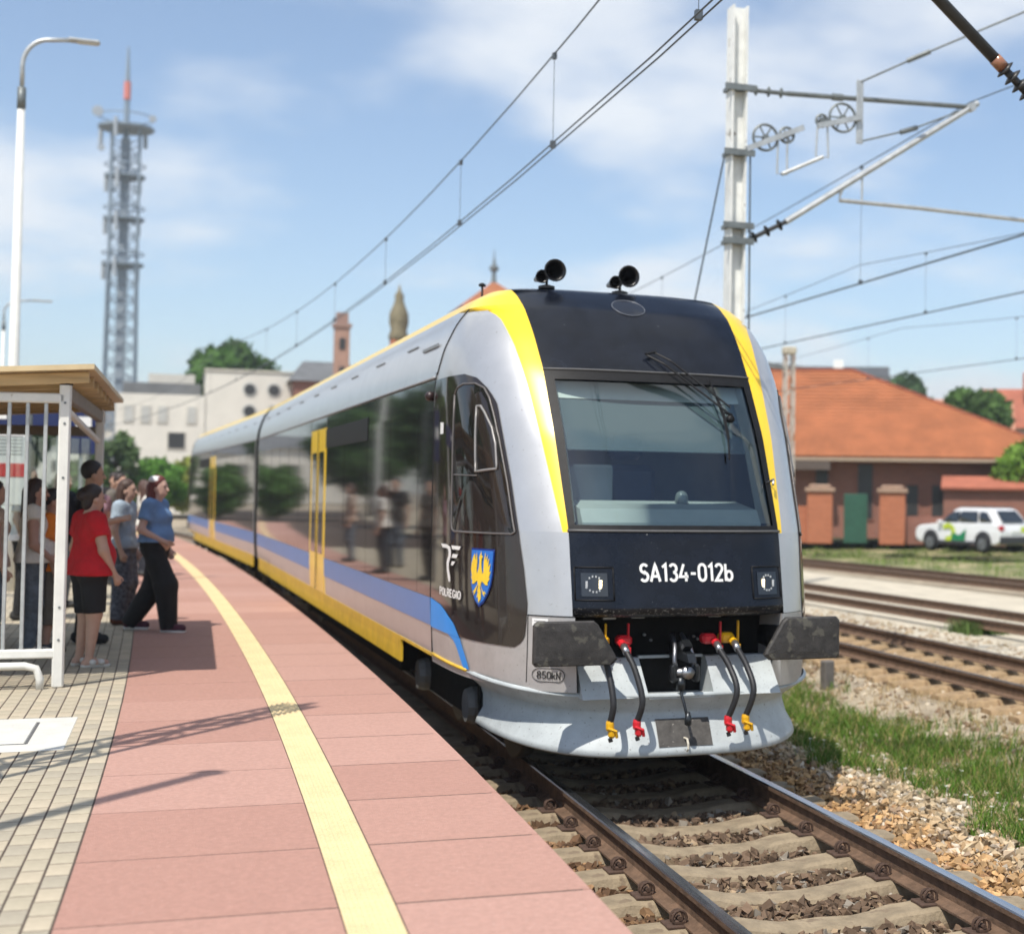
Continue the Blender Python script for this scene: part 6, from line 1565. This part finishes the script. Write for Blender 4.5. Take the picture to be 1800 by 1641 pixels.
    # bottom
    if bottom:
        F = Field(lo, hi)
        F.cap(J(-.075, 0, .95), J(.075, 0, .95), k*(.105*g+.014), k*(.105*g+.014), .06, flat=.95)
        for hp, kn, an in ((hL, kL, aL), (hR, kR, aR)):
            r0, r1, r2_ = k*(.092*(.45+.55*g)+.014), k*(.062*(.5+.5*g)*wide_leg+.016), k*(.045*wide_leg+.018)
            if leg_to > .45: f = (.92-leg_to)/(.92-.49); F.cap(hp, hp+(kn-hp)*f, r0, r1*1.1, .05, cut=True)
            else:
                F.cap(hp, kn, r0, r1, .05); f = (.49-leg_to)/(.49-.085); F.cap(kn, kn+(an-kn)*f, r1, r1+(r2_-r1)*f, .03, cut=True)
        F.clip((0, 0, 1), J(0, 0, 1.01)); F.mesh('trousers', bottom, t)
    # shoes
    sm_ = cloth('shoe_%02d%02d%02d' % tuple(int(c*99) for c in shoe), shoe)
    for an, to, nm in ((aL, tL, 'shoe'), (aR, tR, 'shoe')):
        c0 = np.minimum(an, to)-.12; c0[2] = min(an[2], to[2])-.09; F = Field(c0, np.maximum(an, to)+.13)
        if shoe_style == 'sandal':
            F.cap(an-J(0, .045, .062), to+J(0, .01, -.02), k*.034, k*.036, .02, flat=1.0); F.clip((0, 0, 1), (0, 0, min(an[2], to[2])-.01)); F.mesh('sandal', sm_, t)
            F = Field(c0, np.maximum(an, to)+.13); F.cap(an-J(.045, -.02, .035), an+J(.045, .02, -.035), k*.030, k*.030, .01); F.cap(to-J(.03, .05, -.01), to+J(.03, -.05, .01), k*.030, k*.030, .01); F.mesh('sandal_strap', sm_, t)
        else:
            F.cap(an-J(0, .04, .035), to+J(0, .01, .004), k*.048, k*.043, .02); F.cap(an-J(0, .03, .03), an, k*.05, k*.048, .03); F.clip((0, 0, 1), an+J(0, 0, .02)); F.mesh(nm, sm_, t)
            F = Field(c0, np.maximum(an, to)+.13); F.cap(an-J(0, .045, .066), to+J(0, .012, -.022), k*.045, k*.043, .01); F.clip((0, 0, 1), (0, 0, (an[2]+to[2])/2-.045*k)); 
            if 'white_sole' in (extra or ()): F.mesh('sole', white_print, t)
    return t
red_tee = cloth('red_jersey', (.52, .012, .02)); black_cl = cloth('black_cloth', (.014, .014, .016)); blue_sh = cloth('blue_denim_shirt', (.16, .28, .50)); navy_cl = cloth('navy_cloth', (.018, .02, .03))
white_lace = cloth('white_lace', (.66, .63, .58), .08, 40); jean_grey = cloth('grey_denim', (.13, .16, .20), .3, 14); orange_tee = cloth('orange_jersey', (.72, .20, .02)); grey_cl = cloth('grey_brown_cloth', (.14, .125, .105))
white_sh = cloth('white_shirt', (.72, .73, .75), .04); pattern = cloth('patterned_trousers', (.10, .11, .14), .75, 26); pale_blue = cloth('pale_blue_top', (.34, .42, .50)); beige = cloth('beige_top', (.45, .34, .27))
p1 = person('person in red tee and black knee shorts with white sandals by the shelter post', (-4.16, 3.95), -1.15, 1.555, 1.42, .02, (.50, .31, .23), (.028, .016, .014), 'bun', red_tee, .55, .86, black_cl, .50, (.62, .60, .56), 'sandal', arm_r=((.26, .03, 1.10), (.24, .14, .88)), arm_l=((-.30, -.03, 1.10), (-.28, .08, .87)), extra=('bust',))
p2 = person('person in open blue shirt and wide black trousers walking along the platform', (-3.68, 7.2), -1.95, 1.66, 1.12, .01, (.56, .36, .29), (.14, .028, .022), 'long', blue_sh, .62, .98, black_cl, .04, (.10, .035, .055), 'shoe', stride=.27, arm_r=((.27, -.05, 1.12), (.17, .15, 1.0)), arm_l=((-.27, -.06, 1.12), (-.27, .04, .90)), wide_leg=1.7, extra=('bust', 'white_sole'))
MB().box((0, .125*.97, 1.16), (.06, .02, .22), bevel=.008).build('neck_scarf', navy_cl, p2)
mb = MB(); mb.lathe([(.088, 1.605), (.086, 1.63), (.06, 1.665), (.01, 1.678)], (0, .0, 0), 'Z', 16); mb.build('white_cap', white_sh, p2, smooth=True)
person('person in pale blue top and patterned trousers half hidden behind the walking person', (-4.02, 8.1), -1.9, 1.62, 1.0, 0, (.52, .33, .25), (.06, .03, .02), 'long', pale_blue, .6, .90, pattern, .06, (.14, .05, .03), wide_leg=1.6)
p4 = person('tall person in black tank top and dark trousers standing behind the person in red', (-4.28, 6.0), -1.35, 1.79, 1.12, 0, (.48, .29, .20), (.016, .011, .010), 'short', navy_cl, .10, .90, black_cl, .06, (.02, .02, .022), arm_r=((.25, .04, 1.12), (.12, .24, 1.16)))
MB().box((0, -.24, 1.22), (.32, .20, .46), bevel=.06).build('backpack', cloth('dark_backpack', (.022, .022, .028)), p4)
person('person in white lace top and grey jeans behind the shelter bars', (-4.70, 5.0), -1.45, 1.60, 1.28, .01, (.44, .25, .19), (.035, .017, .014), 'long', white_lace, .25, .90, jean_grey, .07, (.5, .45, .4), extra=('bust',), arm_r=((.27, .0, 1.08), (.20, .17, .93)))
person('person with dark hair in beige top at the outer end of the shelter bars', (-5.02, 4.75), -1.2, 1.585, 1.15, 0, (.46, .27, .2), (.024, .014, .012), 'bun', beige, .3, .88, jean_grey, .07, (.3, .25, .2), extra=('bust',))
person('short person in orange tee and grey trousers beside the shelter post', (-4.56, 5.1), -1.5, 1.51, .98, 0, (.46, .28, .2), (.018, .012, .011), 'short', orange_tee, .7, .86, grey_cl, .30, (.06, .06, .07), wide_leg=1.4)
person('person in white shirt seen between the shelter bars', (-5.12, 8.9), -1.7, 1.76, 1.05, 0, (.48, .30, .22), (.03, .022, .018), 'short', white_sh, .7, .88, black_cl, .06, (.03, .03, .03))
person('person in dark clothes waiting at the far end of the shelter', (-4.85, 10.6), -2.2, 1.72, 1.05, 0, (.5, .32, .24), (.05, .03, .02), 'long', navy_cl, .6, .88, jean_grey, .06, (.05, .05, .05))
person('person in mauve top waiting past the shelter near the blue sign', (-4.55, 12.2), -2.6, 1.66, 1.0, 0, (.54, .34, .27), (.10, .05, .03), 'long', cloth('mauve_top', (.30, .17, .20)), .5, .9, black_cl, .06, (.2, .2, .2), extra=('bust',))

for k_, (x, y, f_, h_, tc_, bc_, lab) in enumerate(((-4.35, 15.2, -2.2, 1.74, grey_cl, black_cl, 'person in grey brown shirt farther down the platform, past the blue sign'), (-4.0, 17.6, -1.2, 1.63, white_lace, navy_cl, 'person in white top farther down the platform'),
        (-4.6, 19.5, -2.6, 1.78, black_cl, jean_grey, 'person in black shirt and grey jeans farther down the platform'), (-4.15, 22.0, -1.6, 1.66, beige, jean_grey, 'person in beige top and grey jeans farther down the platform'))):
    person(lab, (x, y), f_, h_, 1.05, 0, (.50, .31, .23), ((.03, .02, .015), (.08, .04, .03))[k_ % 2], ('short', 'long')[k_ % 2], tc_, .6, .9, bc_, .06, (.05, .05, .05))  # added people, mostly hidden, for the train's side glass to reflect
for k_, (x, y, h_, r_, col, lab) in enumerate(((-13.5, 50, 7.5, 3.0, (.05, .10, .03), 'broad dark tree past the end of the platform'), (-11.0, 62, 6.5, 2.4, (.06, .12, .035), 'mid green tree past the end of the platform'), (-14.5, 76, 9.0, 3.4, (.05, .11, .035), 'tall tree left of the cream office block'))):
    tree('broadleaf_tree', lab, (x, y, 0), h_, r_, 3, h_*.75, 5500, col, 40+k_, .26)
# ------------------------------------------------------------------ summer haze
hz = MB().box((100, 540, 33), (1300, 1420, 72)).build('haze', bpy.data.materials.new('haze_air'))
hm_ = hz.data.materials[0]; hm_.use_nodes = True; hm_.node_tree.nodes.clear()
_o = hm_.node_tree.nodes.new('ShaderNodeOutputMaterial'); _v = hm_.node_tree.nodes.new('ShaderNodeVolumePrincipled')
_v.inputs['Color'].default_value = (.86, .93, 1.0, 1); _v.inputs['Density'].default_value = 0.0007; _v.inputs['Anisotropy'].default_value = 0.3
hm_.node_tree.links.new(_v.outputs[0], _o.inputs['Volume'])
stuff(hz)
